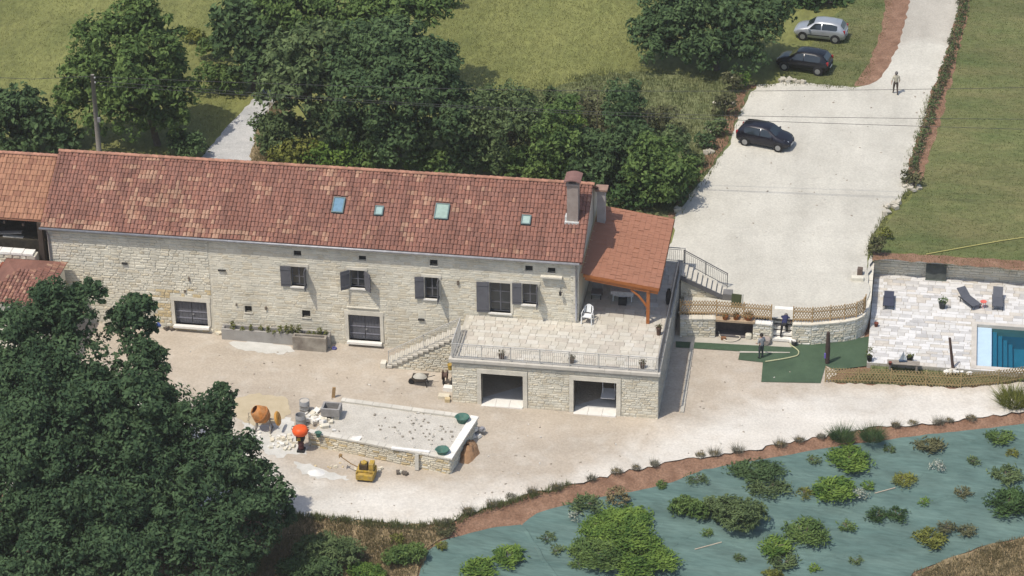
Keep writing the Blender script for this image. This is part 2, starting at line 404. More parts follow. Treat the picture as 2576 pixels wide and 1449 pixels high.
# blades: grass, lavender, reeds
def blades(pts, h, n, spread, wd, lean=.35, zf=None):
    P = np.repeat(np.asarray(pts,float), n, 0); N = len(P); a = RNG.uniform(0,2*math.pi,N); rr = spread*np.sqrt(RNG.random(N))
    P = P+np.stack([np.cos(a)*rr, np.sin(a)*rr, np.zeros(N)],1); hh = h*RNG.uniform(.5,1.2,N); th = RNG.uniform(0,2*math.pi,N)
    ld = np.stack([np.cos(a)*.7+RNG.normal(size=N)*.5, np.sin(a)*.7+RNG.normal(size=N)*.5, np.zeros(N)],1)*(lean*hh)[:,None]
    wv = np.stack([np.cos(th),np.sin(th),np.zeros(N)],1)*(wd*RNG.uniform(.6,1.3,N))[:,None]
    top = P+ld+np.array([0,0,1])*hh[:,None]
    V = np.stack([P-wv,P+wv,top],1); return V.reshape(-1,3), np.arange(N*3).reshape(-1,3)

# ================================================================ THE GROUND
def sdist(poly):
    A = np.array(poly, float)
    def f(x, y):
        p = np.array([x, y]); a = A[:-1]; ab = A[1:]-a
        t = np.clip(((p-a)*ab).sum(1)/(ab*ab).sum(1), 0, 1); q = a+ab*t[:, None]; d = np.hypot(*(p-q).T); i = int(d.argmin())
        s = ab[i][0]*(p[1]-a[i][1])-ab[i][1]*(p[0]-a[i][0]); return -d[i] if s > 0 else d[i]
    return f
P2 = lambda f, l: [tuple(f(u, v)[:2]) for u, v in l]
mSoil = M('soil', (.155,.085,.052), col2=(.25,.15,.098), scale=1.2, bump=.8, bscale=8, fine=.25, fscale=9)
mMeadow = M('meadow_grass', wear=.16, wscale=.09, wstretch=(1,.6,1), col=(.128,.140,.042), col2=(.182,.186,.06), scale=.3, bump=.7, bscale=5, fine=.2, fscale=3.2, stretch=(1,.45,1,.1), detail=8)
mLawn = M('lawn_grass', wear=.22, wscale=.12, wstretch=(.5,1.6,1,.3), col=(.085,.112,.036), col2=(.15,.145,.06), scale=.35, bump=.7, bscale=6, fine=.2, fscale=3.8, stretch=(.5,1.2,1,.35), detail=8)
mRough = M('rough_grass', (.098,.118,.048), col2=(.15,.158,.07), scale=.6, bump=1., bscale=5, fine=.35, fscale=4)
mDry = M('dry_grass', (.17,.135,.075), col2=(.27,.20,.115), scale=.9, bump=1., bscale=6, fine=.35, fscale=6)

sheet('lower_ground', [(-120,-70),(120,-70),(120,7.2),(12.2,7.2),(12.2,13.4),(-120,13.4)], mSoil, hz, -.03, step=1.0, box=(-48,34,-42,13))
sheet('meadow', [(-400,13.2),(11.6,13.2),(11.6,18.9),(400,18.9),(400,700),(-400,700)], mMeadow, zup)
lot_px = [(1905,215),(2000,206),(2100,216),(2160,219),(2190,214),(2216,194),(2255,130),(2277,60),(2298,-40),(2422,-40),(2402,60),(2375,150),
          (2340,240),(2315,330),(2290,400),(2278,455),(2284,482),(2232,530),(2192,600),(2180,650),(2178,690)]
lot = P2(up, lot_px)+[(11.7,18.8),(11.7,13.),(11.3,11.2),(10.2,10.3),(.25,10.0),(.25,13.5),(-1.6,13.5)]+P2(up,[(1690,600),(1702,540),(1742,480),(1792,420),(1832,372),(1852,310),(1872,260)])
sd_old = sdist(P2(up,[(2180,135),(2262,120),(2290,104),(2330,100),(2365,106),(2395,118),(2500,120)]))
mLot = blended('lot_gravel', (.455,.435,.375), (.365,.34,.29), wear=.12, wscale=.16, wstretch=(2.2,.5,1,-.2), col2=(.515,.495,.43), scale=.35, bump=.5, bscale=9, fine=.1, fscale=7, detail=9)
lawn = P2(up,[(2395,-60),(2380,60),(2350,180),(2315,300),(2285,440),(2292,500),(2240,545),(2205,610),(2196,660)])+[(11.9,18.95),(70,18.95),(70,75),(24,75)]
sheet('lawn', lawn, mLawn, zup, .006, jit=.12)
sheet('verge_grass', P2(up,[(1960,205),(2020,150),(2080,60),(2140,0),(2160,-40),(2250,-40),(2235,60),(2200,140),(2185,215),(2100,220),(2000,212)]), mLawn, zup, .006, jit=.15)
sheet('rough_verge', P2(up,[(1150,330),(1300,250),(1480,190),(1640,180),(1760,190),(1905,208),(1880,270),(1850,350),(1800,430),(1745,490),(1700,560),(1680,610),(1500,520),(1250,430)]), mRough, zup, .004, jit=.3)
sheet('drive_soil', P2(up,[(2150,217),(2190,150),(2215,80),(2235,-40),(2305,-40),(2285,60),(2262,130),(2222,198),(2192,218)]), mSoil, zup, .009, jit=.12)
sheet('hedge_soil', P2(up,[(2415,-40),(2395,60),(2368,150),(2333,240),(2308,330),(2283,400),(2270,462),(2312,470),(2340,390),(2372,280),(2400,180),(2428,60),(2450,-40)]), mSoil, zup, .010, jit=.14)
sheet('bank_soil', P2(up,[(1900,212),(1868,260),(1848,312),(1826,372),(1786,422),(1736,482),(1696,545),(1672,560),(1715,480),(1770,400),(1800,330),(1836,262),(1868,222)]), mSoil, zup, .010, jit=.2)
sheet('wall_soil', P2(up,[(2190,655),(2215,652),(2576,680),(2640,690)])+[(30,18.95),(11.8,18.95)], mSoil, zup, .011, jit=.1)
sheet('gravel_lot', lot, mLot, zup, .016, step=1.2, jit=.11, box=(-3,20,9,62), attr=lambda x,y: float(np.clip(.5-sd_old(x,y)/1.2,0,1)))
mRoad = M('asphalt', (.33,.33,.32), col2=(.46,.45,.43), scale=.8, bump=.2, fine=.15, fscale=10)
sheet('road', P2(up,[(430,470),(492,412),(560,332),(626,262),(668,215),(720,215),(690,262),(645,330),(632,412),(610,470)]), mRoad, zup, .012, jit=.08)
sheet('road_verge', P2(up,[(632,412),(640,330),(690,262),(720,215),(750,215),(720,300),(690,412)]), mDry, zup, .014, jit=.2)

# lower courtyard
yard = [(-60,6.4),(-12,6.4),(-12,12.8),(11.3,12.8),(11.9,9.5)]+P2(low,[(2078,962),(2416,976),(2576,960)])+[(30,8.)]+[tuple(p) for p in EDGE[::-1] if p[0] < 31]+[(-60,-13.6)]
wl = sdist(P2(low,[(200,930),(400,1000),(600,1090),(760,1215),(980,1230),(1200,1225),(1380,1225),(1530,1165),(1620,1118),(1690,1082),(1790,1052),(1900,1018),(2040,988),(2300,980),(2576,966)]))
mYard = blended('yard_gravel', (.385,.33,.262), (.53,.495,.435), wear=.13, wscale=.2, wstretch=(.6,1.7,1,.25), col2=(.43,.375,.305), scale=.35, bump=.5, bscale=9, fine=.1, fscale=7, detail=9)
def yard_white(x, y): return float(np.clip(.5+wl(x,y)/2.4, 0, 1))
sheet('gravel_courtyard', yard, mYard, zlow, .012, step=.8, jit=.16, rs=.35, box=(-42,24,-14,13), attr=yard_white)
mPale = M('pale_gravel', (.46,.45,.41), col2=(.56,.55,.51), scale=1.5, bump=.4, bscale=10, fine=.1)
sheet('lime_dust_patch', P2(low,[(575,862),(650,858),(735,872),(742,884),(700,892),(640,886),(590,876)]), mPale, zlow, .02, jit=.12, rs=.25)
sheet('lime_dust_patch', P2(low,[(600,1010),(690,1005),(760,1090),(770,1140),(700,1150),(650,1130),(615,1070)]), mPale, zlow, .02, jit=.2, rs=.25)
sheet('lime_dust_patch', P2(low,[(740,1160),(770,1166),(805,1176),(840,1190),(870,1198),(880,1208),(840,1206),(800,1204),(765,1192),(745,1178)]), mPale, zlow, .02, jit=.14, rs=.2)
sheet('sand_patch', P2(low,[(582,1005),(640,990),(720,1000),(735,1035),(700,1065),(640,1075),(600,1055)]), M('yellow_sand',(.40,.335,.225),col2=(.47,.40,.28),scale=1.2,bump=.4), zlow, .028, jit=.15, rs=.25)
# bank below the gravel
mFab = M('weed_fabric', (.084,.138,.124), col2=(.112,.17,.15), rough=.8, scale=.6, bump=1., bscale=1.1, fine=.14, fscale=4, stretch=(.3,1.7,1,-.45), spec=.08, wear=.22, wscale=.5, wstretch=(.6,1.6,1,-.45))
fabL = P2(bank,[(1040,1500),(1070,1390),(1110,1362),(1185,1342),(1250,1325),(1312,1320),(1347,1380),(1398,1450),(1444,1520)])
fabR = P2(bank,[(1313,1319),(1350,1292),(1450,1262),(1590,1238),(1690,1214),(1770,1182),(1900,1160),(2060,1130),(2170,1114),(2290,1099),(2430,1084),(2640,1060),
               (2640,1340),(2480,1372),(2400,1400),(2300,1440),(2240,1520),(1446,1520),(1400,1450),(1349,1380)])
for nm,fb in (('weed_fabric_left',fabL),('weed_fabric_right',fabR)): sheet('weed_fabric', fb, mFab, hz, .02+.004*(nm[-1]=='t'), step=.8, jit=.035, box=(-20,30,-25,8))
sheet('dry_grass_bank', P2(bank,[(2640,1335),(2480,1376),(2400,1404),(2300,1444),(2220,1540),(2700,1540)]), mDry, hz, .05, step=.8, jit=.15, box=(5,30,-25,6))
sheet('dry_grass_bank', P2(bank,[(690,1298),(760,1300),(900,1316),(1010,1326),(1130,1322),(1150,1335),(1080,1372),(1050,1460),(1000,1540),(500,1540)]), mDry, hz, .05, step=.8, jit=.2, box=(-40,-5,-25,-8))
fold = MB()
def fold_line(a, c, wd=.10, ht=.05, wob=.06):
    A = bank(*a); C = bank(*c); n = 26; d = C-A; L = math.hypot(d[0],d[1]); nx,ny = -d[1]/L,d[0]/L; k0 = len(fold.v); ph = random.random()*9
    for i in range(n+1):
        t = i/n; o = wob*math.sin(t*9+ph)+wob*.6*math.sin(t*23+ph); x = A[0]+d[0]*t+nx*o; y = A[1]+d[1]*t+ny*o; e = min(1,6*t,6*(1-t)); h = ht*(.55+.45*math.sin(t*17+ph))*e
        for q,hh in ((-wd,0),(-.01,h),(.025,h*.9),(wd*.45,0)): fold.v.append((x+nx*q,y+ny*q,hz(x+nx*q,y+ny*q)+.022+hh))
    for i in range(n):
        for q in range(3): fold.f.append((k0+i*4+q,k0+i*4+q+1,k0+i*4+q+5,k0+i*4+q+4)); fold.m.append(0)
for a,c in (((1640,1438),(2570,1208)),((1480,1300),(2300,1136)),((1900,1446),(2560,1296)),((1312,1322),(1436,1500)),((1100,1420),(1380,1350)),((2050,1170),(2570,1096))): fold_line(a,c,.16,.12)
for i in range(34):
    u = random.uniform(1100,2560); v = random.uniform(max(1100,1480-.21*(u-1000)*1.0),1440); fold_line((u,v),(u+random.uniform(60,220),v-random.uniform(10,60)),.09,.045)
tag(fold.build('fabric_folds', mFab, smooth=True), kind='stuff')
# artificial turf and apron under the retaining wall
mTurf = M('artificial_turf', wear=.15, wscale=.7, col=(.05,.085,.05), col2=(.064,.102,.06), rough=.95, scale=1.5, bump=.3, bscale=40, fine=.12, fscale=20)
sheet('artificial_turf', P2(low,[(1700,860),(1990,875),(2020,862),(2093,862),(2186,848),(2184,905),(2235,915),(2100,932),(2077,921),(2064,965),(1915,962),(1919,913),(1857,906),(1862,885),(1700,875)]), mTurf, zlow, .05)
mConc = M('pale_concrete', (.38,.355,.30), col2=(.45,.425,.37), scale=1.2, bump=.2, bscale=15, fine=.08)
sheet('concrete_apron', P2(low,[(1690,843),(1990,858),(2000,876),(1985,879),(1690,861)]), mConc, zlow, .04)
sheet('turf_edge_strip', P2(low,[(1862,885.5),(1987,888),(1987,890),(1857,889.5)]), mConc, zlow, .07)

# ================================================================ THE FARMHOUSE
FY = 5.3
def fac(u, v, y=FY): return aty(u, v, y)
def fop(u0, v0, u1, v1, y=FY):           # opening on the facade from two picture corners
    a = fac(u0,v0,y); b = fac(u1,v1,y); return (min(a[0],b[0]), max(a[0],b[0]), min(a[2],b[2]), max(a[2],b[2]))
mMortar = M('lime_mortar', wear=.22, wscale=.8, wstretch=(1,1,.45), col=(.55,.515,.42), col2=(.62,.585,.485), scale=1.3, bump=.4, bscale=14, fine=.1)
mSt = [M('limestone_cream', wear=.14, wscale=.8, wstretch=(1,1,.45), col=(.60,.56,.455), col2=(.67,.63,.52), scale=2, bump=.4, rand=.055), M('limestone_grey', wear=.14, wscale=.8, wstretch=(1,1,.45), col=(.58,.55,.455), col2=(.64,.61,.51), scale=2, bump=.4, rand=.055),
       M('limestone_buff', wear=.14, wscale=.8, wstretch=(1,1,.45), col=(.56,.505,.39), col2=(.63,.575,.45), scale=2, bump=.4, rand=.055), M('limestone_ochre', wear=.2, wscale=.8, wstretch=(1,1,.45), col=(.52,.41,.23), col2=(.58,.48,.30), scale=2, bump=.4, rand=.1),
       M('limestone_white', wear=.2, wscale=.8, wstretch=(1,1,.45), col=(.64,.62,.55), col2=(.7,.68,.61), scale=2, bump=.3, rand=.08)]
mDress = M('dressed_limestone', wear=.15, wscale=1.2, col=(.57,.535,.45), col2=(.64,.605,.515), scale=2.5, bump=.25, bscale=12)
mWhite = M('white_stone', (.66,.64,.585), col2=(.74,.72,.67), scale=3, bump=.1)
mGrey = M('charcoal_paint', (.105,.106,.118), rough=.6, var=.12)
mLead = M('zinc', (.30,.30,.31), rough=.5, var=.15, metal=.4)
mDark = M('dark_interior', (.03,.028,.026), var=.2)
mGlass = M('window_glass', (.02,.024,.028), rough=.08, spec=.6, var=.1)
mBrown = M('brown_metal', (.16,.13,.10), rough=.6)
HX0, HX1 = -38.42, -5.46; EY, EZ = 5.05, 7.02; RY, RZ = 9.9, 9.78; BY = 14.75
house = thing('farmhouse', 'long stone farmhouse with red tiled roof, skylights and grey shuttered windows', 'farmhouse', ((HX0+HX1)/2, FY, 0))
W = dict(w1=fop(731,669,771,721), w2=fop(880,678,918,725), w3=fop(1068,696,1104,752), door=fop(1231,709,1285,788), w4=fop(1314,712,1351,766))
V_ = dict(v1=fop(738,630,758,645), v2=fop(902,643,921,656), v3=fop(1081,653,1101,668), v4=fop(1321,668,1340,683), v5=fop(1378,673,1397,686),
          v6=fop(759,780,781,799), v7=fop(615,769,634,786))
D_ = dict(d1=fop(438,755,524,820), d2=fop(876,790,958,860))
ops = list(W.values())+list(V_.values())+list(D_.values())
b = MB(); wall_boxes(b, HX0, HX1, -.6, EZ-.12, FY, FY+.45, ops)
b.box(HX0,HX0+.45,FY+.45,BY-.3,-.6,EZ-.12); b.box(HX1-.45,HX1,FY+.45,BY-.3,-.6,EZ-.12); b.box(HX0,HX1,BY-.3,BY-.01,-.6,EZ-.12)
for xx in (HX0,HX1-.45):                  # gables
    b.add([(xx,FY,EZ-.12),(xx+.45,FY,EZ-.12),(xx+.45,BY-.01,EZ-.12),(xx,BY-.01,EZ-.12),(xx,RY,RZ-.12),(xx+.45,RY,RZ-.12)],[(0,1,5,4),(2,3,4,5),(1,2,5),(0,4,3)])
b.box(HX0+.45,HX1-.45,FY+2.6,FY+2.8,-.6,EZ-.2)                          # inner wall behind the rooms
wall = b.build('wall', mMortar, house)
XJ = fac(534,760)[0]
def fr(o, e=.14): return (o[0]-HX0-e, o[1]-HX0+e, o[2]-e*.4, o[3]+e)
stone_ops = [fr(o,.17) for o in W.values()]+[fr(o,.07) for o in V_.values()]+[fr(o,.26) for o in D_.values()]
so = [(a,b_,c-0,d) for a,b_,c,d in stone_ops]
Hh = EZ-.16
def pickL(x,z):
    if z < 3.2 and (x < 1.6 or x > 6.) and random.random() < .75-z*.12: return 3
    return random.choice((0,0,0,1,1,2))
lay_stones(house, (HX0+.02,FY,0), (1,0,0),(0,0,1),(0,-1,0), XJ-HX0-.05, Hh, [(a,c,d,e) for a,c,d,e in so], mSt, ws=(.3,.7), hs=(.14,.25), gap=.026, dep=(.025,.05), limit=150, pick=pickL)
off = XJ-HX0
lay_stones(house, (XJ+.05,FY,0), (1,0,0),(0,0,1),(0,-1,0), HX1-XJ-.4, Hh, [(a-off-.05,c-off-.05,d,e) for a,c,d,e in so], mSt, ws=(.3,.75), hs=(.12,.22), gap=.018, dep=(.010,.028), limit=150,
           pick=lambda x,z: random.choice((0,0,0,1,1,2,2)))
b = MB(); z = 0.0                           # quoins at the right corner
while z < Hh-.3: l = random.choice((.3,.46)); b.box(HX1-l,HX1+.02,FY-.04,FY,z+.01,z+.3); z += .31
b.build('quoins', mDress, house)
# dressed frames, sills, windows, shutters
def surround(o, e=.15, proud=.05, lint=.2):
    b = MB(); x0,x1,z0,z1 = o
    b.box(x0-e,x0,FY-proud,FY+.12,z0,z1); b.box(x1,x1+e,FY-proud,FY+.12,z0,z1); b.box(x0-e-.05,x1+e+.05,FY-proud-.004,FY+.12,z1,z1+lint)
    return b.build('stone_surround', mDress, house)
def sill(o, mt=mWhite): return MB().box(o[0]-.08,o[1]+.08,FY-.11,FY+.25,o[2]-.1,o[2]).build('sill', mt, house)
def casement(o, door=False):
    x0,x1,z0,z1 = o; y = FY+.22
    fb = MB(); t = .055; xm = (x0+x1)/2
    for a,c in ((x0,x0+t),(xm-t*.7,xm+t*.7),(x1-t,x1)): fb.box(a,c,y-.03,y+.03,z0,z1)
    zt = z0+(z1-z0)*(.42 if not door else .3); z2 = z0+(z1-z0)*.66
    for a,c in ((x0+t,xm-t*.7),(xm+t*.7,x1-t)):
        fb.box(a,c,y-.028,y+.028,z0,z0+t); fb.box(a,c,y-.028,y+.028,z1-t,z1)
        for zz in ((zt,z2) if door else (zt,)): fb.box(a,c,y-.028,y+.028,zz-t*.45,zz+t*.45)
    w = fb.build('window' if not door else 'french_door', mGrey if door else M('grey_window_paint',(.13,.13,.145),rough=.5), house)
    for a,c in ((x0+t,xm-t*.7),(xm+t*.7,x1-t)): MB().box(a,c,y-.006,y+.006,z0+t,z1-t).build('pane', mGlass, w)
    return w
def shutter(hx, z0, z1, wd, ang):
    """hinged at hx; ang = how far it stands off the wall, sign picks the side it opens to"""
    s = -1 if wd < 0 else 1; wd = abs(wd); A = math.radians(ang); dx = s*math.cos(A); dy = -math.sin(A); y0 = FY-.075
    p = Vector((hx,y0,0)); q = p+Vector((dx,dy,0))*wd; n = Vector((-dy,dx,0))*.04
    bb = MB(); bb.hexa([(*(p-n/2).xy,z0),(*(q-n/2).xy,z0),(*(q+n/2).xy,z0),(*(p+n/2).xy,z0),(*(p-n/2).xy,z1),(*(q-n/2).xy,z1),(*(q+n/2).xy,z1),(*(p+n/2).xy,z1)])
    sh = bb.build('shutter', mGrey, house); rb = MB(); nn = n*.9
    for zz in (z0+.22, z1-.22):
        P0 = p+nn*(1 if False else 1); rb.beam((*(p-nn).xy,zz),(*(q-nn).xy,zz),.02,.09); rb.beam((*(p+nn).xy,zz),(*(q+nn).xy,zz),.02,.09)
    rb.build('batten', mGrey, sh); return sh
for k in ('w1','w2','w3','w4'):
    surround(W[k]); sill(W[k]); casement(W[k])
surround(W['door']); sill(W['door']); casement(W['door'], True)
o = W['w1']; shutter(o[0]-.02,o[2]-.02,o[3]+.02,-.62,4); shutter(o[1]+.02,o[2]-.02,o[3]+.02,.55,88)
o = W['w2']; shutter(o[0]-.02,o[2]-.02,o[3]+.02,-.62,38); shutter(o[1]+.02,o[2]-.02,o[3]+.02,.62,45)
o = W['w3']; shutter(o[0]-.05,o[2]-.02,o[3]+.02,-.55,8); shutter(o[1]+.02,o[2]-.02,o[3]+.02,.55,88)
o = W['door']; shutter(o[0]-.02,o[2],o[3]+.02,-.76,3)
o = W['w4']; shutter(o[0]-.05,o[2]-.02,o[3]+.02,-.56,6); shutter(o[1]+.02,o[2]-.02,o[3]+.02,.55,84)
for k,o in V_.items():
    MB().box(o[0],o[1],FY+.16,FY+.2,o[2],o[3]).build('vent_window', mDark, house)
    if k in ('v3','v5','v6','v7'): MB().box(o[0]-.04,o[1]+.04,FY-.06,FY+.1,o[2]-.07,o[2]).build('sill', mDress, house)
for (u0,v0,u1,v1) in ((307,659,321,664),(549,677,568,681),(1052,801,1068,805)):
    o = fop(u0,v0,u1,v1); MB().box(o[0],o[1],FY-.115,FY-.01,o[2],o[3]).build('wall_slot', mDark, house)
for (u0,v0,u1,v1) in ((474,696,478,706),(463,728,468,735),(667,770,672,778),(593,763,597,768),(1150,705,1155,716)):
    o = fop(u0,v0,u1,v1); MB().box(o[0],o[1],FY-.1,FY,o[2],o[3]).build('wall_bracket', mBrown, house)
for k,o in D_.items():
    surround(o,.2,.05,.3); x0,x1,z0,z1 = o; xm = (x0+x1)/2
    MB().box(x0-.1,x1+.1,FY-.3,FY+.2,z0-.14,z0).build('threshold', mWhite, house)
    for s,(a,c) in enumerate(((x0,xm-.012),(xm+.012,x1))):
        d = MB(); n = 5
        for i in range(n): d.box(a+(c-a)*i/n+.006,a+(c-a)*(i+1)/n-.006,FY+.2,FY+.26,z0,z1)
        dd = d.build('door_leaf', mGrey, house); hb = MB()
        for t in (.22,.5): hb.box(a+.02,c-.02,FY+.17,FY+.2,z0+(z1-z0)*t-.035,z0+(z1-z0)*t+.035)
        hb.build('strap', M('grey_strap',(.2,.2,.23),rough=.4), dd)
    MB().box(xm+.03,xm+.13,FY+.13,FY+.2,z0+(z1-z0)*.38,z0+(z1-z0)*.42).build('handle', mLead, house)
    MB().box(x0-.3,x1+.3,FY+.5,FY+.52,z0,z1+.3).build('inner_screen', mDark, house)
# ledge under the second window, shelf under the last vent, lamp
o = fop(873,772,952,777); MB().box(o[0],o[1],FY-.09,FY,o[2],o[3]+.03).build('stone_ledge', mDress, house)
o = fop(1361,690,1415,697); MB().box(o[0],o[1],FY-.3,FY,o[2],o[3]).build('stone_shelf', mDress, house)
p = fac(1411,733); lb = MB(); lb.tube([p+[0,0,.25],p+[0,-.22,.3],p+[0,-.25,.12]],.018); lb.lathe([(.02,.14),(.09,.1),(.08,-.12),(.03,-.17)],p+np.array([0,-.25,0]),8)
lb.build('wall_lamp', M('black_iron',(.03,.03,.03),rough=.5), house)
# gutter, downpipes
g = MB(); gz = EZ-.05
g.tube([(HX0-.35,EY-.07,gz),(HX1+.1,EY-.07,gz)],.085,8); gut = g.build('gutter', mLead, house, smooth=True)
for xx in (HX0+.12,HX1-.12):
    MB().tube([(xx,EY-.07,gz-.05),(xx,EY+.02,gz-.35),(xx,FY-.1,gz-.5),(xx,FY-.1,2.95 if xx > -10 else .3)],.06,8).build('downpipe', mLead, house, smooth=True)
# roof
mTile = [M('tile_red',wear=.24,wscale=.6,wstretch=(2.2,.5,.5),col=(.245,.115,.083),var=.08,rand=.08,scale=5,bump=.2), M('tile_dull',wear=.24,wscale=.6,wstretch=(2.2,.5,.5),col=(.225,.111,.083),var=.08,rand=.08,scale=5,bump=.2), M('tile_brown',wear=.24,wscale=.6,wstretch=(2.2,.5,.5),col=(.205,.10,.075),var=.08,rand=.08,scale=5,bump=.2),
         M('tile_orange',wear=.24,wscale=.6,wstretch=(2.2,.5,.5),col=(.295,.155,.105),var=.1,rand=.1,scale=5,bump=.2), M('tile_pale',wear=.24,wscale=.6,wstretch=(2.2,.5,.5),col=(.345,.205,.14),var=.1,rand=.1,scale=5,bump=.2)]
RX0, RX1 = HX0-.3, HX1+.28
deck_b = MB()
deck_b.add([(RX0,EY+.02,EZ-.1),(RX1,EY+.02,EZ-.1),(RX1,RY,RZ-.1),(RX0,RY,RZ-.1),(RX0,EY+.02,EZ),(RX1,EY+.02,EZ),(RX1,RY,RZ),(RX0,RY,RZ),
            (RX1,BY,EZ-.1),(RX0,BY,EZ-.1),(RX1,BY,EZ),(RX0,BY,EZ)],
           [(0,1,2,3),(4,5,6,7),(0,1,5,4),(7,6,10,11),(3,2,8,9),(8,9,11,10),(1,2,6,5),(2,8,10,6),(0,3,7,4),(3,9,11,7)])
roof = deck_b.build('roof', mTile[2], house)
SL = math.hypot(RY-EY,RZ-EZ); US = Vector((0,RY-EY,RZ-EZ))/SL
_hash = {}
def blot(x,s,sc,seed):
    k = (int(x/sc),int(s/sc),seed)
    if k not in _hash: _hash[k] = random.random()
    return _hash[k]
_lat = {}
def vnoise(x, y, seed):
    """smooth value noise: where old pale tiles and lichen gather on the slope"""
    xi, yi = math.floor(x), math.floor(y); fx, fy = x-xi, y-yi; fx = fx*fx*(3-2*fx); fy = fy*fy*(3-2*fy)
    def g(a, b):
        k = (a, b, seed)
        if k not in _lat: _lat[k] = random.random()
        return _lat[k]
    return (g(xi,yi)*(1-fx)+g(xi+1,yi)*fx)*(1-fy)+(g(xi,yi+1)*(1-fx)+g(xi+1,yi+1)*fx)*fy
def pickR(x,s):
    f = x/(RX1-RX0); n = vnoise(x/.62,s/.36,1)*.5+vnoise(x/1.9,s/1.1,2)*.32+vnoise(x/4.5,s/2.2,3)*.18+random.gauss(0,.05)
    th = .60+.16*max(0,f-.25) + (.07 if f > .72 else 0) - (.03 if s < 1.3 else 0)
    q = (n-th)/.16+.42+random.gauss(0,.28)
    if q > 1.0: return 4
    if q > .6: return 3
    return random.choice((0,0,1,1,2))
SKY = [(852,518,30,40),(954,532,22,24),(1112,534,36,40),(1324,555,24,24)]
def roofpt(u,v):
    d = _ray(u,v); n = np.array([0,-US.z,US.y]); p0 = np.array([0,EY,EZ]); t = ((p0-CAM)@n)/(d@n); return CAM+t*d
sky_rects = []
for (u,v,wp,hp) in SKY:
    p = roofpt(u,v); s = (Vector(p)-Vector((0,EY,EZ))).dot(US); sw = wp/pxs(p); sh = hp/pxs(p)/.865; sky_rects.append((p,s,sw,sh))
chim = roofpt(1440,560); chs = (Vector(chim)-Vector((0,EY,EZ))).dot(US)
def skipR(x,s):
    X = RX0+x
    for p,ss,sw,sh in sky_rects:
        if abs(X-p[0]) < sw/2+.1 and abs(s+.15-ss) < sh/2+.12: return True
    return abs(X-chim[0]) < .42 and chs-.12 < s < chs+.75
tile_roof(house, (RX0,EY,EZ+.02), (1,0,0), US, RX1-RX0, SL-.1, .225, .33, .05, mTile, pickR, limit=300, skip=skipR)
rb = MB(); x = RX0                        # ridge tiles
k = 0; ridges = []
mRidge = [M('ridge_tile',(.34,.175,.12),var=.2,rand=.15,scale=4), mTile[3]]
rt = MB(); n = 6
for yy,kk,dz in ((0,1.,.02),(.44,.9,0)):
    for i in range(n+1): t = math.pi*i/n; rt.v.append((yy,-math.cos(t)*.14*kk,math.sin(t)*.12*kk+dz))
rt.f = [(i,i+1,n+2+i,n+1+i) for i in range(n)]+[tuple(range(n,-1,-1))]; rt.m = [0]*len(rt.f)
rmesh = [rt.mesh('ridge_tile',m) for m in mRidge]
while x < RX1-.3:
    piece('ridge_tile', rmesh[random.random() < .3], house, Matrix.Translation((x,RY,RZ+.05+random.uniform(0,.012)))); x += .4
# barge end of the ridge
gs = MB(); gs.box(HX1+.24,HX1+.74,12.2,12.7,5.6,8.1); gs.box(HX1+.18,HX1+.8,12.14,12.76,8.1,8.18)
gst = gs.build('chimney', M('grey_stack_render',(.36,.34,.32),col2=(.44,.42,.395),scale=2.2,bump=.3), house)
MB().box(HX1+.12,HX1+.88,12.08,12.82,8.18,8.3).build('chimney_cap', M('stack_cap_clay',(.26,.17,.13),var=.15), gst)
# skylights
SKC = [((.12,.22,.30),'blue_sky_tint'),((.27,.38,.36),'pale_sky_tint'),((.27,.36,.31),'green_sky_tint'),((.30,.40,.36),'mint_sky_tint')]  # pane colours: the sky's reflection painted into the glass
for (p,s,sw,sh),(c,nm) in zip(sky_rects,SKC):
    c0 = Vector((p[0],EY,EZ))+US*s; nr = Vector((0,-US.z,US.y)); B = Matrix((Vector((1,0,0)),US,nr)).transposed().to_4x4()
    def rb_(x0,x1,y0,y1,z0,z1,m=0,bb=None): bb.hexa([c0+Vector((1,0,0))*a+US*q+nr*z for z in (z0,z1) for a,q in ((x0,y0),(x1,y0),(x1,y1),(x0,y1))],m)
    fb = MB(); t = .07; X = sw/2; Y = sh/2
    for a in ((-X,-X+t,-Y,Y),(X-t,X,-Y,Y),(-X+t,X-t,-Y,-Y+t),(-X+t,X-t,Y-t,Y)): rb_(*a,.0,.16,bb=fb)
    f_ = fb.build('skylight', M('skylight_frame',(.10,.15,.15),rough=.5), house)
    gb = MB(); rb_(-X+t,X-t,-Y+t,Y-t,.06,.13,bb=gb); gb.build('pane', M('skylight_'+nm,c,rough=.12,spec=.6,var=.12,scale=5), f_)
# chimney
cx0 = chim[0]; cy0 = chim[1]; cz0 = chim[2]; cw = .68; cd = .72
mCh = M('chimney_render',(.25,.205,.18),col2=(.34,.29,.255),scale=2.2,bump=.3)
cb = MB(); cb.box(cx0-cw/2,cx0+cw/2,cy0,cy0+cd,cz0-.2,cz0+2.5); cb.box(cx0-cw/2-.06,cx0+cw/2+.06,cy0-.06,cy0+cd+.06,cz0+2.5,cz0+2.62)
ch = cb.build('chimney', mCh, house)
vb = MB()
for a in (-cw/2,cw/2-.1): vb.box(cx0+a,cx0+a+.1,cy0,cy0+cd,cz0+2.62,cz0+2.84)
vb.build('chimney_vent', mCh, ch)
arc = [(-cw/2-.16+(cw+.32)*i/8, math.sin(math.pi*i/8)*.17) for i in range(9)]
cp = MB(); vs = [(cx0+a,y,cz0+2.84+h_*.75) for y in (cy0-.2,cy0+cd+.35) for a,h_ in arc]; vs += [(q[0],q[1],q[2]-.07) for q in vs]
cp.add(vs,[(i,i+1,i+10,i+9) for i in range(8)]+[(i+18,i+19,i+28,i+27) for i in range(8)]+[(i,i+1,i+19,i+18) for i in range(8)]+[(i+9,i+10,i+28,i+27) for i in range(8)])
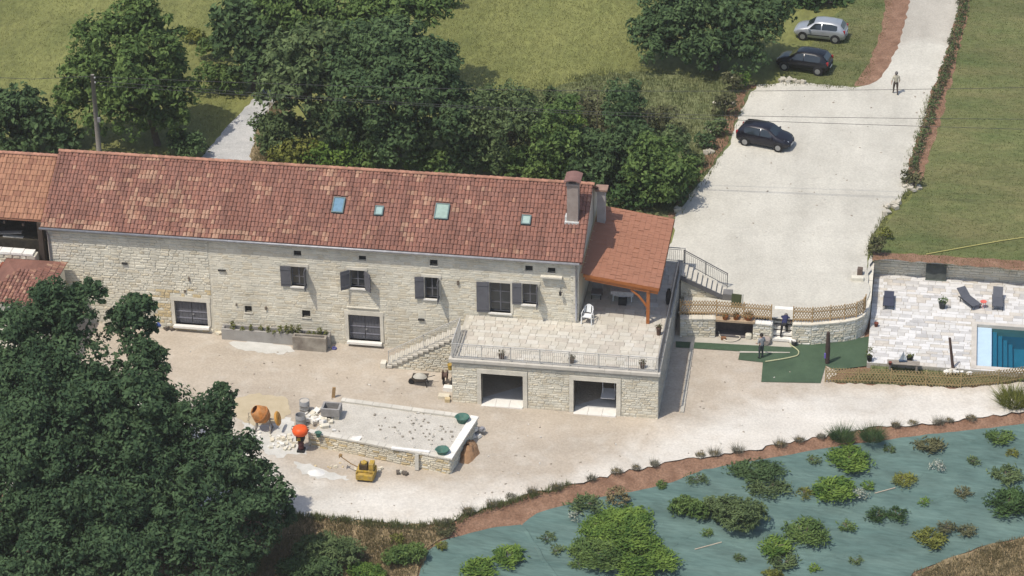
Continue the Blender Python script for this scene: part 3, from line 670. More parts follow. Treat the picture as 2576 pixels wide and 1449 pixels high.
cp.build('chimney_cap', M('chimney_cap_clay',(.19,.105,.09),var=.15), ch)
fl = MB(); fl.box(cx0-cw/2-.12,cx0+cw/2+.06,cy0-.16,cy0-.01,cz0-.06,cz0+.09); fl.box(cx0-cw/2-.12,cx0-cw/2-.01,cy0,cy0+.5,cz0-.04,cz0+.36)
fl.build('flashing', M('white_flashing',(.6,.62,.6),rough=.4,metal=.2), ch)

# ================================================================ TERRACE OVER THE GARAGES
TX0, TZ = -12.32, 2.80
def opy(u0,v0,u1,v1,y): a = aty(u0,v0,y); c = aty(u1,v1,y); return (min(a[0],c[0]),max(a[0],c[0]),min(a[2],c[2]),max(a[2],c[2]))
mRail = M('grey_railing_paint', (.42,.41,.38), rough=.5, var=.08)
mRailD = M('dark_railing_paint', (.10,.10,.105), rough=.5, var=.08)
terr = thing('terrace', 'raised stone terrace with two open garages below and metal railings around its paved top', 'terrace', (-6,2.6,0))
G1 = opy(1210,938,1316,1025,0); G2 = opy(1443,955,1550,1047,0); G1 = (G1[0],G1[1],-.6,G1[3]); G2 = (G2[0],G2[1],-.6,G2[3])
b = MB(); wall_boxes(b, TX0, 0, -.7, 2.5, 0, .45, [G1,G2])
b.box(TX0,TX0+.4,.45,FY-.02,-.7,2.5); b.box(-.4,0,.45,13.6,-.7,2.5); b.box(HX1+.02,-.4,13.2,13.6,-.7,2.5)
b.box(TX0+.4,-.4,FY-.35,FY-.05,-.7,2.5); b.box((G1[1]+G2[0])/2-.15,(G1[1]+G2[0])/2+.15,.45,FY-.35,-.7,2.5)
b.build('wall', M('terrace_mortar', wear=.2, wscale=.8, wstretch=(1,1,.4), col=(.44,.415,.34),col2=(.51,.48,.40),scale=1.3,bump=.4,bscale=14,fine=.1), terr)
b = MB(); b.box(TX0,0,0,FY-.02,2.5,TZ-.035); b.box(HX1+.02,0,FY-.02,13.6,2.5,TZ-.035); b.build('slab', mConc, terr)
o1 = [(G[0]-TX0-.28,G[1]-TX0+.28,-1,G[3]+.7+.33) for G in (G1,G2)]
lay_stones(terr,(TX0+.02,0,-.7),(1,0,0),(0,0,1),(0,-1,0),-TX0-.02,3.2,o1,mSt[:3],ws=(.22,.6),hs=(.11,.2),gap=.022,dep=(.015,.04),limit=230)
lay_stones(terr,(0,.05,-.7),(0,1,0),(0,0,1),(1,0,0),13.5,3.2,[],[M('limestone_shade_tinted',(.36,.34,.29),scale=2,bump=.3,rand=.1)],ws=(.3,.7),hs=(.14,.24),gap=.02,dep=(.02,.04),limit=60)  # darker limestone copy: this side's shade is put into the colour
for G in (G1,G2):
    b = MB(); b.box(G[0]-.26,G[0],-.06,.3,-.7,G[3]); b.box(G[1],G[1]+.26,-.06,.3,-.7,G[3]); b.box(G[0]-.26,G[1]+.26,-.064,.3,G[3],G[3]+.3)
    b.build('stone_surround', mDress, terr)
    zt = zlow((G[0]+G[1])/2,0); tb = MB(); n = 3
    for i in range(n): a = G[0]+(G[1]-G[0])*i/n; tb.box(a+.01,a+(G[1]-G[0])/n-.01,-.22,.62,zt-.1,zt+.055+.008*i)
    tb.build('threshold', mWhite, terr)
    MB().box(G[0]-1.,G[1]+1.,.62,FY-.36,zt-.1,zt+.045).build('garage_floor', M('garage_concrete',(.42,.42,.41),col2=(.5,.5,.49),scale=1.5), terr)
    for xx in (G[0]-1.02,G[1]+1.): MB().box(xx,xx+.02,.46,FY-.36,zt-.05,2.49).build('garage_side', M('grey_plaster',(.5,.5,.49),var=.1), terr)
    MB().box(G[0]-1,G[1]+1,FY-.40,FY-.36,zt-.05,2.49).build('garage_back', M('grey_plaster',(.5,.5,.49)), terr)
p = aty(1531,990,1.3)
wp = MB(); wp.obox(p,(.85,.9,.05),.0,0,rx=.18); wp.beam((p[0]-.35,1.3,p[2]),(p[0]-.35,1.3,2.49),.03,.03); wp.beam((p[0]+.35,1.3,p[2]),(p[0]+.35,1.3,2.49),.03,.03)
wp.build('hanging_panel', M('white_laminate',(.62,.62,.63),rough=.4,var=.04), terr)
b = MB(); x = TX0-.16
while x < .05: l = min(1.55,.1-x); b.box(x+.006,x+l-.006,-.17,.22,2.70,2.885); x += l
b.build('coping', M('coping_stone',(.44,.415,.36),col2=(.52,.49,.43),scale=2,bump=.2), terr)
b = MB(); b.box(-.26,.08,.22,13.62,2.72,2.87); b.box(TX0-.16,TX0+.18,.22,2.95,2.72,2.87); b.build('edge_coping', M('edge_stone',(.34,.325,.29),scale=2,bump=.2), terr)
mPave = [M('paving_cream',wear=.1,wscale=.7,col=(.47,.44,.37),col2=(.53,.495,.425),scale=2,rand=.05), M('paving_pale',wear=.1,wscale=.7,col=(.50,.475,.41),col2=(.55,.525,.465),scale=2,rand=.05), M('paving_rose',wear=.1,wscale=.7,col=(.47,.43,.365),scale=2,rand=.06), M('paving_ivory',wear=.1,wscale=.7,col=(.49,.46,.39),scale=2,rand=.05)]
pave(terr,(TX0+.2,.24,TZ-.035),(1,0,0),(0,1,0),-TX0-.48,FY-.3,mPave,ws=(.35,.8),hs=(.3,.5),gap=.008,th=.035,limit=290)
pave(terr,(HX1+.05,FY-.05,TZ-.034),(1,0,0),(0,1,0),-HX1-.32,8.3,mPave,ws=(.45,.95),hs=(.4,.6),gap=.014,th=.03,limit=0)
_bal = {}
def railing(parent, p, q, h, every, sp, mt, nm='railing'):
    p = Vector(p); q = Vector(q); d = q-p; L = Vector((d.x,d.y,0)).length; H = Vector((0,0,h))
    b = MB(); b.beam(p+H,q+H,.05,.045); b.beam(p+Vector((0,0,.1)),q+Vector((0,0,.1)),.035,.03); b.beam(p+H*.88,q+H*.88,.03,.022)
    r = b.build(nm, mt, parent); n = max(1,round(L/every))
    for i in range(n+1):
        c = p+d*i/n; MB().beam(c,c+Vector((0,0,h+.02)),.05,.05).build('railing_post', mt, r)
    key = (round(h,2),mt.name)
    if key not in _bal: _bal[key] = MB().box(-.009,.009,-.009,.009,.1,h*.88).mesh('baluster', mt)
    k = int(L/sp)
    for i in range(1,k): piece('baluster', _bal[key], r, Matrix.Translation(p+d*i/k))
    return r
railing(terr,(TX0+.05,.02,2.885),(-.06,.02,2.885),.98,1.75,.115,mRail)
railing(terr,(-.03,.05,2.87),(-.03,11.9,2.87),.98,1.75,.13,mRailD)
railing(terr,(-1.6,13.5,2.80),(.2,13.5,2.80),1.0,1.8,.115,mRail)
railing(terr,(TX0+.02,.05,2.87),(TX0+.02,3.0,2.87),.98,1.5,.115,mRail)
# stairs up the facade side
SX0 = -16.9; n = 14; run = (TX0-SX0)/n; SZ = zlow(SX0,3.2); rise = (TZ-SZ)/(n+1); SY0, SY1 = 2.95, 4.25
st = MB(); st.add([(SX0+.25,SY0+.1,-.6),(TX0,SY0+.1,-.6),(TX0,SY1,-.6),(SX0+.25,SY1,-.6),(SX0+.25,SY0+.1,SZ+.1),(TX0,SY0+.1,TZ-.3),(TX0,SY1,TZ-.3),(SX0+.25,SY1,SZ+.1)],
       [(3,2,1,0),(4,5,6,7),(0,1,5,4),(1,2,6,5),(2,3,7,6),(3,0,4,7)]); sw = st.build('stair_wall', MATS['terrace_mortar'], terr)
def tri_stones():
    items = []; protos = stone_protos(4,2); z = SZ-.2
    while z < TZ-.5:
        chh = random.uniform(.12,.2); x0 = SX0+.3+max(0,(z+chh-SZ+.1)/(TZ-SZ))*(TX0-SX0); x = x0
        while x < TX0-.1:
            cw_ = min(random.uniform(.25,.55),TX0-x)
            if cw_ > .1: items.append((Matrix.Translation((x+cw_/2,SY0+.1,z+chh/2)) @ Matrix.Diagonal((cw_-.03,.05,chh-.03,1)), random.randrange(8), cw_))
            x += cw_
        z += chh
    place_pieces(terr,'stone','stair_stones',items,protos,[mSt[1],mSt[2]],limit=10)
tri_stones()
mStep = M('stair_stone',(.45,.425,.36),col2=(.52,.49,.43),scale=3,bump=.2)
for i in range(n):
    x = SX0+run*i; z = SZ+rise*(i+1); MB().box(x-.02,x+run,SY0,SY1,z-.14,z).build('stair_tread', mStep, terr)
railing(terr,(SX0+.12,SY0+.14,SZ+.18),(TX0-.05,SY0+.14,TZ),.98,2.2,.11,mRail)
MB().box(SX0-.38,SX0-.05,SY0-.05,SY0+.42,SZ-.3,SZ+.36).build('newel_stone', mDress, terr)
# stairs down to the gravel lot on the right
n = 9; X0, X1 = .1, 2.85; ZB = zup(2.8,12.6); rs = (TZ-ZB)/n; b = MB()
for i in range(n):
    x = X0+(X1-X0)*i/n; z = TZ-rs*(i+.35); MB().box(x,x+(X1-X0)/n+.04,11.95,13.35,z-.09,z).build('stair_tread', mStep, terr)
b.add([(X0,12.05,.2),(X1-.2,12.05,.2),(X1-.2,13.3,.2),(X0,13.3,.2),(X0,12.05,TZ-.35),(X1-.2,12.05,ZB+.02),(X1-.2,13.3,ZB+.02),(X0,13.3,TZ-.35)],[(3,2,1,0),(4,5,6,7),(0,1,5,4),(1,2,6,5),(2,3,7,6),(3,0,4,7)])
b.build('stair_wall', mMortar, terr)
lay_stones(terr,(X0,12.05,.2),(1,0,0),(0,0,1),(0,-1,0),1.6,1.5,[],mSt[:3],limit=20)
MB().beam((.05,11.9,TZ-.2),(X1+.05,11.9,ZB+.1),.08,.28).build('stringer', mRailD, terr)
railing(terr,(.15,13.4,TZ-.05),(X1+.05,13.4,ZB+.05),.98,1.5,.115,mRailD)
MB().box(X1-.1,X1+.5,11.85,12.5,ZB-.2,ZB+.42).build('end_pier', M('dark_pier',(.16,.155,.15)), terr)
# drain kerb on the ground beside the right wall
kb = MB()
for i in range(7): y = .9+i*1.15; x = 1.22-.02*i; kb.hexa([(x,y,zlow(x,y)-.1),(x+.22,y,zlow(x,y)-.1),(x+.22,y+1.12,zlow(x,y+1)-.1),(x,y+1.12,zlow(x,y+1)-.1),(x,y,zlow(x,y)+.1),(x+.22,y,zlow(x,y)+.1),(x+.22,y+1.12,zlow(x,y+1.1)+.1),(x,y+1.12,zlow(x,y+1.1)+.1)])
tag(kb.build('drain_kerb', mConc, origin=(1.3,4,-.3)),'pale concrete drain kerb on the ground along the shaded terrace side','kerb')
# timber canopy
mWood = M('orange_timber',(.30,.098,.028),col2=(.36,.13,.04),rough=.6,scale=4)
can = thing('timber_canopy','lean-to canopy with smooth red tiles on an orange timber post beside the gable','canopy',(-2.9,9.5,TZ))
cl = (-5.2,5.95); cr = (-.62,5.30); y0, y1 = 5.6, 14.5
def cz(x): return cl[1]+(x-cl[0])/(cr[0]-cl[0])*(cr[1]-cl[1])
b = MB(); b.hexa([(cl[0],y0,cl[1]-.12),(cr[0],y0,cr[1]-.12),(cr[0],y1,cr[1]-.12),(cl[0],y1,cl[1]-.12),(cl[0],y0,cl[1]),(cr[0],y0,cr[1]),(cr[0],y1,cr[1]),(cl[0],y1,cl[1])]); b.build('roof_deck', mWood, can)
mCT = [M('canopy_tile',(.30,.138,.085),var=.05,rand=.025,scale=1.2), M('canopy_tile_light',(.31,.145,.09),var=.05,rand=.025,scale=1.2)]
us = Vector((cl[0]-cr[0],0,cl[1]-cr[1])); ln = us.length
def flat_tile():
    b = MB(); b.add([(-.14,0,.034),(.14,0,.034),(.14,.36,.02),(-.14,.36,.02),(-.14,0,.015),(.14,0,.015),(-.03,0,.04),(.03,0,.04)],[(0,6,3),(6,7,2,3),(7,1,2),(4,5,1,7,6,0)]); return b
_tp = tile_proto; tile_proto = lambda *a, **k: flat_tile()
tile_roof(can,(cr[0],y0,cr[1]),(0,1,0),us,y1-y0,ln,.285,.34,.03,mCT,lambda x,s: int(random.random() < .3),limit=300)
tile_proto = _tp
b = MB(); b.beam((cl[0]+.1,y0+.1,cl[1]-.26),(cr[0]-.05,y0+.1,cr[1]-.26),.12,.28); b.build('front_beam', mWood, can)
MB().beam((cl[0],y0-.02,cl[1]-.07),(cr[0],y0-.02,cr[1]-.07),.03,.2).build('fascia', mWood, can)
MB().beam((cr[0]+.02,y0,cr[1]-.07),(cr[0]+.02,y1,cr[1]-.07),.03,.18).build('verge_board', M('brown_board',(.13,.055,.03)), can)
for yy in (y0+.15,y1-.4):
    MB().box(-1.38,-1.18,yy-.1,yy+.1,TZ,cz(-1.3)-.4).build('post', mWood, can); z = cz(-1.3)-.4
    MB().tube([(-1.36,yy,TZ+1.15),(-1.55,yy,z-.75),(-1.85,yy,z-.35),(-2.35,yy,z-.02+.09)],.075,6).build('brace', mWood, can)
MB().beam((-1.28,y0,cz(-1.3)-.28),(-1.28,y1,cz(-1.3)-.28),.16,.22).build('purlin', mWood, can)
for i in range(8): yy = y0+.6+i*1.1; MB().beam((cl[0],yy,cl[1]-.19),(cr[0],yy,cr[1]-.19),.08,.14).build('rafter', mWood, can)

# ================================================================ BARN AND HUT AT THE LEFT
barn = thing('barn','open-fronted barn with ridged orange tiles joined to the left end of the farmhouse','barn',(-44,8,0))
bx0, bx1 = -56., RX0-.02
be = aty(60,552,5.8)[2]; bY = 5.8
b = MB(); bRZ = be+(RY-bY)*(RZ-EZ)/(RY-EY)
b.add([(bx0,bY,be-.1),(bx1,bY,be-.1),(bx1,RY,bRZ-.1),(bx0,RY,bRZ-.1),(bx0,bY,be),(bx1,bY,be),(bx1,RY,bRZ),(bx0,RY,bRZ),(bx1,BY,be-.6),(bx0,BY,be-.6)],[(0,1,2,3),(4,5,6,7),(0,1,5,4),(3,2,8,9),(6,7,9,8),(1,2,6,5)])
mBT = [M('barn_tile',(.30,.155,.095),var=.1,rand=.1,scale=3), M('barn_tile_dark',(.25,.122,.078),var=.1,rand=.1,scale=3)]
b.build('roof', mBT[1], barn)
tile_roof(barn,(bx0+8,bY,be+.02),(1,0,0),US,bx1-bx0-8,math.hypot(RY-bY,bRZ-be)-.05,.24,.4,.03,mBT,lambda x,s: int(random.random() < .3),limit=300)
x = bx0+8
while x < bx1-.3: piece('ridge_tile', rmesh[0], barn, Matrix.Translation((x,RY,bRZ+.05))); x += .4
b = MB(); b.box(bx0,HX0,BY-.4,BY-.1,-.5,be-.6); b.box(bx0,HX0-.01,9.,9.2,-.5,be+1.2); b.build('back_wall', M('shade_tinted_stone',(.13,.125,.115),scale=2,bump=.5), barn)  # wall colour darkened to paint in the shade under the barn roof
MB().box(HX0-.7,HX0-.4,FY+.3,FY+.6,0,be-.1).build('corner_post', M('dark_timber',(.06,.045,.035)), barn)
fw = MB(); fw.box(bx0,HX0-.75,5.0,5.5,-.3,aty(40,640,5.)[2]); fwo = fw.build('front_wall', MATS['terrace_mortar'], barn); fz = aty(40,640,5.)[2]
lay_stones(barn,(-47,5.,.3),(1,0,0),(0,0,1),(0,-1,0),HX0-.75+47,fz-.3,[],mSt[:3],hs=(.16,.28),ws=(.3,.7),gap=.04,dep=(.04,.09),limit=60)
x = -47.
while x < HX0-1.2: l = random.uniform(.5,.9); MB().box(x,x+l-.03,4.92,5.55,fz,fz+random.uniform(.1,.2)).build('cap_stone', mWhite, barn); x += l
for i in range(5): MB().beam((HX0-6.5+i*1.2,5.9,be-.35-.1*i%.3),(HX0-6.2+i*1.2,8.9,be-.2),.14,.18).build('roof_beam', M('dark_timber',(.06,.045,.035)), barn)
for k_,(u,v,l,c) in enumerate(((40,596,1.6,(.42,.4,.36)),(60,606,1.1,(.3,.26,.22)),(20,585,1.9,(.18,.17,.16)),(75,612,.8,(.5,.48,.42)))):
    p = aty(u,v,6.5); tag(MB().obox(p,(l,.3,.09),random.uniform(-.15,.15),ry=random.uniform(-.12,.12)).build('plank', M('plank_%d'%k_ if False else 'plank_'+'abcd'[k_],c,var=.2), origin=tuple(p)),
        ('pale plank stored high in the dark open barn','brown plank lying lower right in the dark barn opening','dark plank at the left of the barn opening','short whitish plank nearest the farmhouse corner in the barn')[k_],'plank')
tag(MB().box(-46,HX0-.5,6.2,8.9,-.3,fz+.4).build('barn_clutter', M('dark_clutter',(.05,.042,.03),var=.4,scale=3,bump=.8), origin=(-42,7.5,0)),'dark heap of stored material inside the open barn','heap')  # one near-black block stands for the clutter in the barn
p = aty(60,668,4.6); tag(MB().box(p[0]-1.5,p[0]+1.2,4.3,4.9,p[2]-.55,p[2]).build('rusty_sheet', M('rust',(.2,.06,.035),var=.3,scale=4), origin=tuple(p)),'low rusty red sheet leaning by the barn front wall','metal sheet')
p = aty(14,700,4.2); tt = thing('tyre','dark tyre leaning on the barn front wall at the picture edge','tyre',p); TB = MB()
TB.lathe([(.2,-.1),(.42,-.11),(.46,0),(.42,.11),(.2,.1),(.2,-.1)],p,16); tb_ = TB.build('tread', M('rubber',(.02,.02,.02)), tt); tb_.rotation_euler = (0,0,0)
hut = thing('stone_hut','small stone hut with hipped red tile roof behind the foreground tree','hut',aty(60,760,2.))
ap = Vector(aty(86,688,2.6)); er = Vector(aty(131,726,1.7)); ez = er.z; hx1 = er.x; hx0 = 2*ap.x-hx1-1.2; hy0 = ap.y-3.1; hy1 = ap.y+2.4
b = MB(); b.box(hx0+.2,hx1-.2,hy0+.2,hy1-.2,-.4,ez); b.build('wall', mSt[0], hut)
b = MB(); b.add([(hx0,hy0,ez),(hx1,hy0,ez),(hx1,hy1,ez),(hx0,hy1,ez),tuple(ap-Vector((1.2,0,0))),tuple(ap)],[(0,1,5,4),(1,2,5),(2,3,4,5),(3,0,4),(3,2,1,0)]); b.build('roof', mTile[1], hut)
ush = Vector((0,ap.y-hy0,ap.z-ez)); lh = ush.length; wH = hx1-hx0
tile_roof(hut,(hx0,hy0,ez+.02),(1,0,0),ush,wH,lh,.24,.34,.08,mTile,lambda x,s: random.choice((0,1,2,3,4,0,1)),limit=150,trim=lambda x,s: (s/lh)*(wH/2-.5)*1.0 < min(x,wH-x)+.1)
use = Vector((ap.x-hx1,0,ap.z-ez)); le = use.length; wE = hy1-hy0
tile_roof(hut,(hx1,hy0,ez+.02),(0,1,0),use,wE,le,.24,.34,.08,mTile,lambda x,s: random.choice((0,1,2,3,4,0,1)),limit=120,trim=lambda x,s: (x > s/le*(ap.y-hy0)-.1) and (wE-x > s/le*(hy1-ap.y)-.1))

# ================================================================ LOW WALLS, PLATFORM, POOL TERRACE
def free_wall(parent, path, z0, ztop, thick, mats, left=True, limit=120, cap=True, capm=None, hs=(.12,.2), ws=(.25,.6), dep=(.03,.06), gap=.03, capw=None):
    """path runs so that the seen face is on its right; one mortar core, stones on the face, slabs on top"""
    core = MB()
    for (x,y),(x2,y2) in zip(path,path[1:]):
        d = Vector((x2-x,y2-y,0)); l = d.length; d.normalize(); nn = Vector((d.y,-d.x,0)); i_ = -nn*thick
        core.hexa([(x,y,z0),(x2,y2,z0),(x2+i_.x,y2+i_.y,z0),(x+i_.x,y+i_.y,z0),(x,y,ztop),(x2,y2,ztop),(x2+i_.x,y2+i_.y,ztop),(x+i_.x,y+i_.y,ztop)])
    core.build('wall_core', MATS['terrace_mortar'], parent)
    tot = sum(math.dist(a,c) for a,c in zip(path,path[1:]))
    for (x,y),(x2,y2) in zip(path,path[1:]):
        d = Vector((x2-x,y2-y,0)); l = d.length; d.normalize(); nn = Vector((d.y,-d.x,0))
        lay_stones(parent,(x,y,z0),d,(0,0,1),nn,l,ztop-z0,[],mats,ws=ws,hs=hs,gap=gap,dep=dep,limit=max(4,int(limit*l/tot)))
        if cap:
            s = 0.; A = math.atan2(d.y,d.x)
            while s < l-.05:
                q = min(random.uniform(.4,.8),l-s); c = Vector((x,y,0))+d*(s+q/2)-nn*(thick/2-.03)
                MB().obox((c.x,c.y,ztop+.045),(q-.015,(capw or thick)+.06,.09+random.uniform(-.02,.02)),A).build('cap_stone', capm or mDress, parent); s += q
# raised bed in the yard
plat = thing('raised_stone_bed','low raised bed of rubble walls filled with grey gravel in the courtyard','raised bed',(-14.8,-4.5,0))
pc = [at(861,1003,.72),at(1200,1049,.72),at(1132,1155,.72),at(775,1088,.72)]; PB = [tuple(p[:2]) for p in pc]
zp = .68
free_wall(plat,[PB[3],PB[2]],-.7,zp,.32,[mSt[2],mSt[3],mSt[0],mSt[2]],limit=190,capm=mPave[1],hs=(.1,.17))
free_wall(plat,[PB[2],PB[1]],-.7,zp,.32,[mSt[2],mSt[1]],limit=60,capm=mWhite,capw=.42)
free_wall(plat,[PB[1],PB[0]],-.7,zp,.3,[mSt[1]],limit=10,capm=mPave[1])
mGrv = M('bed_gravel',(.43,.405,.355),col2=(.51,.485,.43),scale=1.3,bump=.8,bscale=12,fine=.15,fscale=12)
cx = sum(p[0] for p in PB)/4; cy = sum(p[1] for p in PB)/4; ins = [(cx+(x-cx)*.965,cy+(y-cy)*.93) for x,y in PB]
MB().prism(ins[::-1],-.6,zp-.03).build('gravel_fill', mGrv, plat)
rub = MB()                                # crumbs of stone on the gravel
for i in range(85):
    a,c = random.random(),random.random(); 
    if i < 150: a = min(.97,max(.03,random.gauss(.68,.16))); c = min(.95,max(.05,random.gauss(.5,.2)))
    q0 = np.array(ins[0])*(1-a)+np.array(ins[1])*a; q1 = np.array(ins[3])*(1-a)+np.array(ins[2])*a; q = q0*(1-c)+q1*c; s = random.uniform(.03,.11)
    rub.obox((q[0],q[1],zp-.03+s*.3),(s*random.uniform(1,1.8),s,s*.8),random.random()*3,random.randrange(2),random.random()*.5)
tag(rub.build('stone_crumbs',[M('dark_crumb',(.24,.215,.175),var=.3),M('pale_crumb',(.45,.43,.38),var=.2)]),kind='stuff')
p = at(1048,1182,-.2); MB().obox((p[0],p[1]+.15,p[2]+.45),(.22,.1,1.0),0,rx=-.15).build('leaning_slab', mPave[1], plat)
hp = aty(1177,1122,-5.2); V,Fq = leaf_cloud([(np.array([hp[0]+.25,-5.3,-.35]),np.array([.5,1.1,.8]))],1,.1)
eb = MB(); eb.lathe([(1.05,0),(.9,.15),(.66,.42),(.38,.62),(.15,.72),(.02,.74)],(hp[0]+.0,-5.1,-.45),16,0,.62,1.35)
eb.v = [(x+random.gauss(0,.05),y+random.gauss(0,.06),z+random.gauss(0,.035)) for x,y,z in eb.v]
tag(eb.build('earth_heap', M('ochre_earth',(.26,.15,.08),col2=(.33,.2,.11),scale=2,bump=1.,bscale=6), smooth=True, origin=(hp[0],-5.2,-.4)),'heap of ochre earth against the shaded end of the raised bed','earth heap')
# planter trough against the facade and the stone tank at its end
trg = thing('planter_trough','long grey concrete planter trough under the facade filled with soil','planter',(-25,4.9,.1))
a = low(562,846); c = low(826,868); z0 = zlow(-25,4.8)-.15; z1 = z0+.93; ty0 = a[1]-.02; ty1 = FY-.16; tx0, tx1 = a[0], aty(829,850,4.7)[0]
b = MB(); b.box(tx0,tx1,ty0-.35,ty0-.2,z0,z1); b.box(tx0,tx1,ty1-.12,ty1,z0,z1+.1); b.box(tx0,tx0+.14,ty0-.2,ty1-.12,z0,z1+.04); b.box(tx1-.14,tx1,ty0-.2,ty1-.12,z0,z1+.04)
b.build('trough_wall', M('old_concrete',(.27,.255,.235),col2=(.34,.325,.30),scale=1.4,bump=.4,fine=.1), trg)
MB().box(tx0+.14,tx1-.14,ty0-.2,ty1-.12,z0,z1-.22).build('planting_soil', M('dark_soil',(.06,.05,.035),var=.3,scale=4,bump=.8), trg)
tank = thing('stone_tank','square weathered stone water tank at the right end of the planter','water tank',(-21.9,4.2,.1))
t0 = low(737,880); t1 = low(822,884); zz = zlow(-22,4.2); b = MB(); xa,xb = t0[0],t1[0]; ya = t0[1]; yb = ty0-.37; zt = zz+.95
b.box(xa,xb,ya,ya+.14,zz-.1,zt); b.box(xa,xa+.13,ya+.14,yb,zz-.1,zt); b.box(xb-.13,xb,ya+.14,yb,zz-.1,zt); b.box(xa+.13,xb-.13,yb-.12,yb,zz-.1,zt)
b.build('tank_wall', M('stained_concrete',(.17,.145,.12),col2=(.40,.37,.31),scale=1.1,bump=.3), tank)
MB().box(xa+.13,xb-.13,ya+.14,yb-.12,zz-.1,zz+.3).build('tank_water', M('tank_water',(.05,.055,.05),rough=.1,spec=.5), tank)
mYg = MF('young_leaf',(.10,.11,.03),(.20,.21,.07)); 
plx = [585,610,632,655,676,690,706,722,735,752,776,790,803,818]
for i,u in enumerate(plx):
    x = aty(u,815,ty1-.3)[0]; ba = (x,ty1-.38+random.uniform(-.1,.1),z1-.24); h_ = random.uniform(.3,.75); 
    plant('young_plant','young green plant in the row growing in the concrete planter','plant',ba,[(np.array([x,ba[1],z1-.2+h_*.6]),np.array([.11+.06*random.random(),.12,h_*.55]))],mYg,220,.09,group='plants in the planter row',trunk=.012)
# retaining wall with its trellis fence
wt = 1.10
rw = thing('retaining_wall','curved rubble retaining wall with a barbecue niche and steps below the gravel lot','retaining wall',(6,10,-.3))
L_ = lambda u,v: tuple(low(u,v)[:2])
nA = L_(1799,850); nB = L_(1893,856); sA = L_(1941,861); sB = L_(1992,866)
free_wall(rw,[(.35,9.3),nA],-.6,wt,.45,mSt[:3]+[mSt[4]],limit=50,capm=mDress)
free_wall(rw,[nB,sA],-.6,wt-.15,.45,mSt[:3]+[mSt[4]],limit=35,capm=mWhite)
curve = [sB,L_(2040,868),L_(2085,864),L_(2120,861),L_(2150,855),L_(2168,845),(11.72,11.9),(11.86,13.2),(11.86,15.6),(11.86,18.6)]
free_wall(rw,curve,-.6,wt,.42,mSt[:3]+[mSt[4]],limit=150,capm=mDress)
free_wall(rw,[(sA[0],sA[1]),(sA[0],sA[1]+1.9)],-.6,wt-.15,.3,mSt[:2],limit=6,cap=False)
free_wall(rw,[(sB[0],sB[1]+1.9),(sB[0],sB[1]+.02)],-.6,wt,.3,mSt[:2],limit=6,cap=False)
nb = MB(); nb.box(nA[0],nB[0],nA[1]+.85,nA[1]+1.1,-.6,wt-.1); nb.box(nA[0]-.02,nA[0]+.1,nA[1]+.45,nA[1]+.85,-.6,wt-.1); nb.box(nB[0]-.1,nB[0]+.02,nA[1]+.45,nA[1]+.85,-.6,wt-.1)
nb.build('niche_lining', M('dark_brick',(.07,.058,.055),col2=(.13,.105,.10),scale=4,bump=.5), rw)  # niche lined with very dark mottled brick
MB().box(nA[0]-.12,nB[0]+.1,nA[1]-.04,nA[1]+1.15,wt-.1,wt+.03).build('lintel', M('pale_timber',(.36,.27,.18),var=.15), rw)
MB().box(nA[0]+.1,nB[0]-.1,nA[1]+.2,nA[1]+.84,-.35,-.1).build('hearth', M('ash',(.12,.11,.11)), rw)
n = 6
for i in range(n):
    y = sA[1]+.05+i*.31; z = zlow(7,y)+.02+(zup(7,11.5)-zlow(7,10))/n*(i+1); MB().box(sA[0]+.02,sB[0]-.02,y,y+.36,z-.16,z).build('stair_tread', mWhite, rw)
bw = thing('pool_wall','straight rubble wall with pale capping behind the pool terrace','wall',(18,18.7,0))
free_wall(bw,[(11.45,18.7),(27,18.75)],-.3,1.02,.45,[mSt[2],mSt[0],mSt[1]],limit=150,capm=mWhite,hs=(.12,.22),ws=(.35,.8))
# trellis fences
mTrel = M('trellis_wood',(.33,.22,.11),col2=(.42,.3,.165),scale=3)
mTrel2 = M('weathered_trellis',(.26,.19,.09),col2=(.34,.26,.13),scale=3)
def trellis(name, label, path, zf, h, sp, mt, post_every=1.8, limit=300):
    t = thing(name,label,'fence',(*path[0],zf(*path[0]))); me = None; tot = 0; sl = []
    for (x,y),(x2,y2) in zip(path,path[1:]):
        d = Vector((x2-x,y2-y,0)); l = d.length; d.normalize(); A = math.atan2(d.y,d.x); run = h*.62; k = int((l+run)/sp)
        for sgn in (1,-1):
            for i in range(k):
                s0 = -run+i*sp+(sp*.5 if sgn < 0 else 0); a0 = max(0,s0); a1 = min(l,s0+run)
                if a1-a0 < .12: continue
                f0 = (a0-s0)/run; f1 = (a1-s0)/run
                if sgn < 0: f0,f1 = 1-f0,1-f1
                p = Vector((x,y,zf(x,y)))+d*a0+Vector((0,0,.06+h*f0))+Vector((-d.y,d.x,0))*.018*sgn; q = Vector((x,y,zf(x2,y2)))+d*a1+Vector((0,0,.06+h*f1))+Vector((-d.y,d.x,0))*.018*sgn
                sl.append((p,q))
        for zz in (.2,h*.75): MB().beam((x,y,zf(x,y)+zz),(x2,y2,zf(x2,y2)+zz),.035,.05).build('rail', mt, t)
        m = max(1,round(l/post_every))
        for i in range(m+(1 if (x2,y2) == tuple(path[-1]) else 0)):
            c = Vector((x,y,0))+d*l*i/m; c.z = zf(c.x,c.y); MB().beam(c,c+Vector((0,0,h+.12)),.07,.07).build('post', mt, t)
    unit = MB().box(-.5,.5,-.011,.011,-.024,.024).mesh('slat', mt); big = MB()
    for i,(p,q) in enumerate(sl):
        d = q-p; mw = Matrix.Translation((p+q)/2) @ d.to_track_quat('X','Z').to_matrix().to_4x4() @ Matrix.Diagonal((d.length,1,1,1))
        if i < limit: piece('slat',unit,t,mw)
        else: big.beam(p,q,.022,.042)
    if big.v: tag(big.build('slats',mt,t),kind='stuff')
    return t
zw = lambda x,y: wt+.08
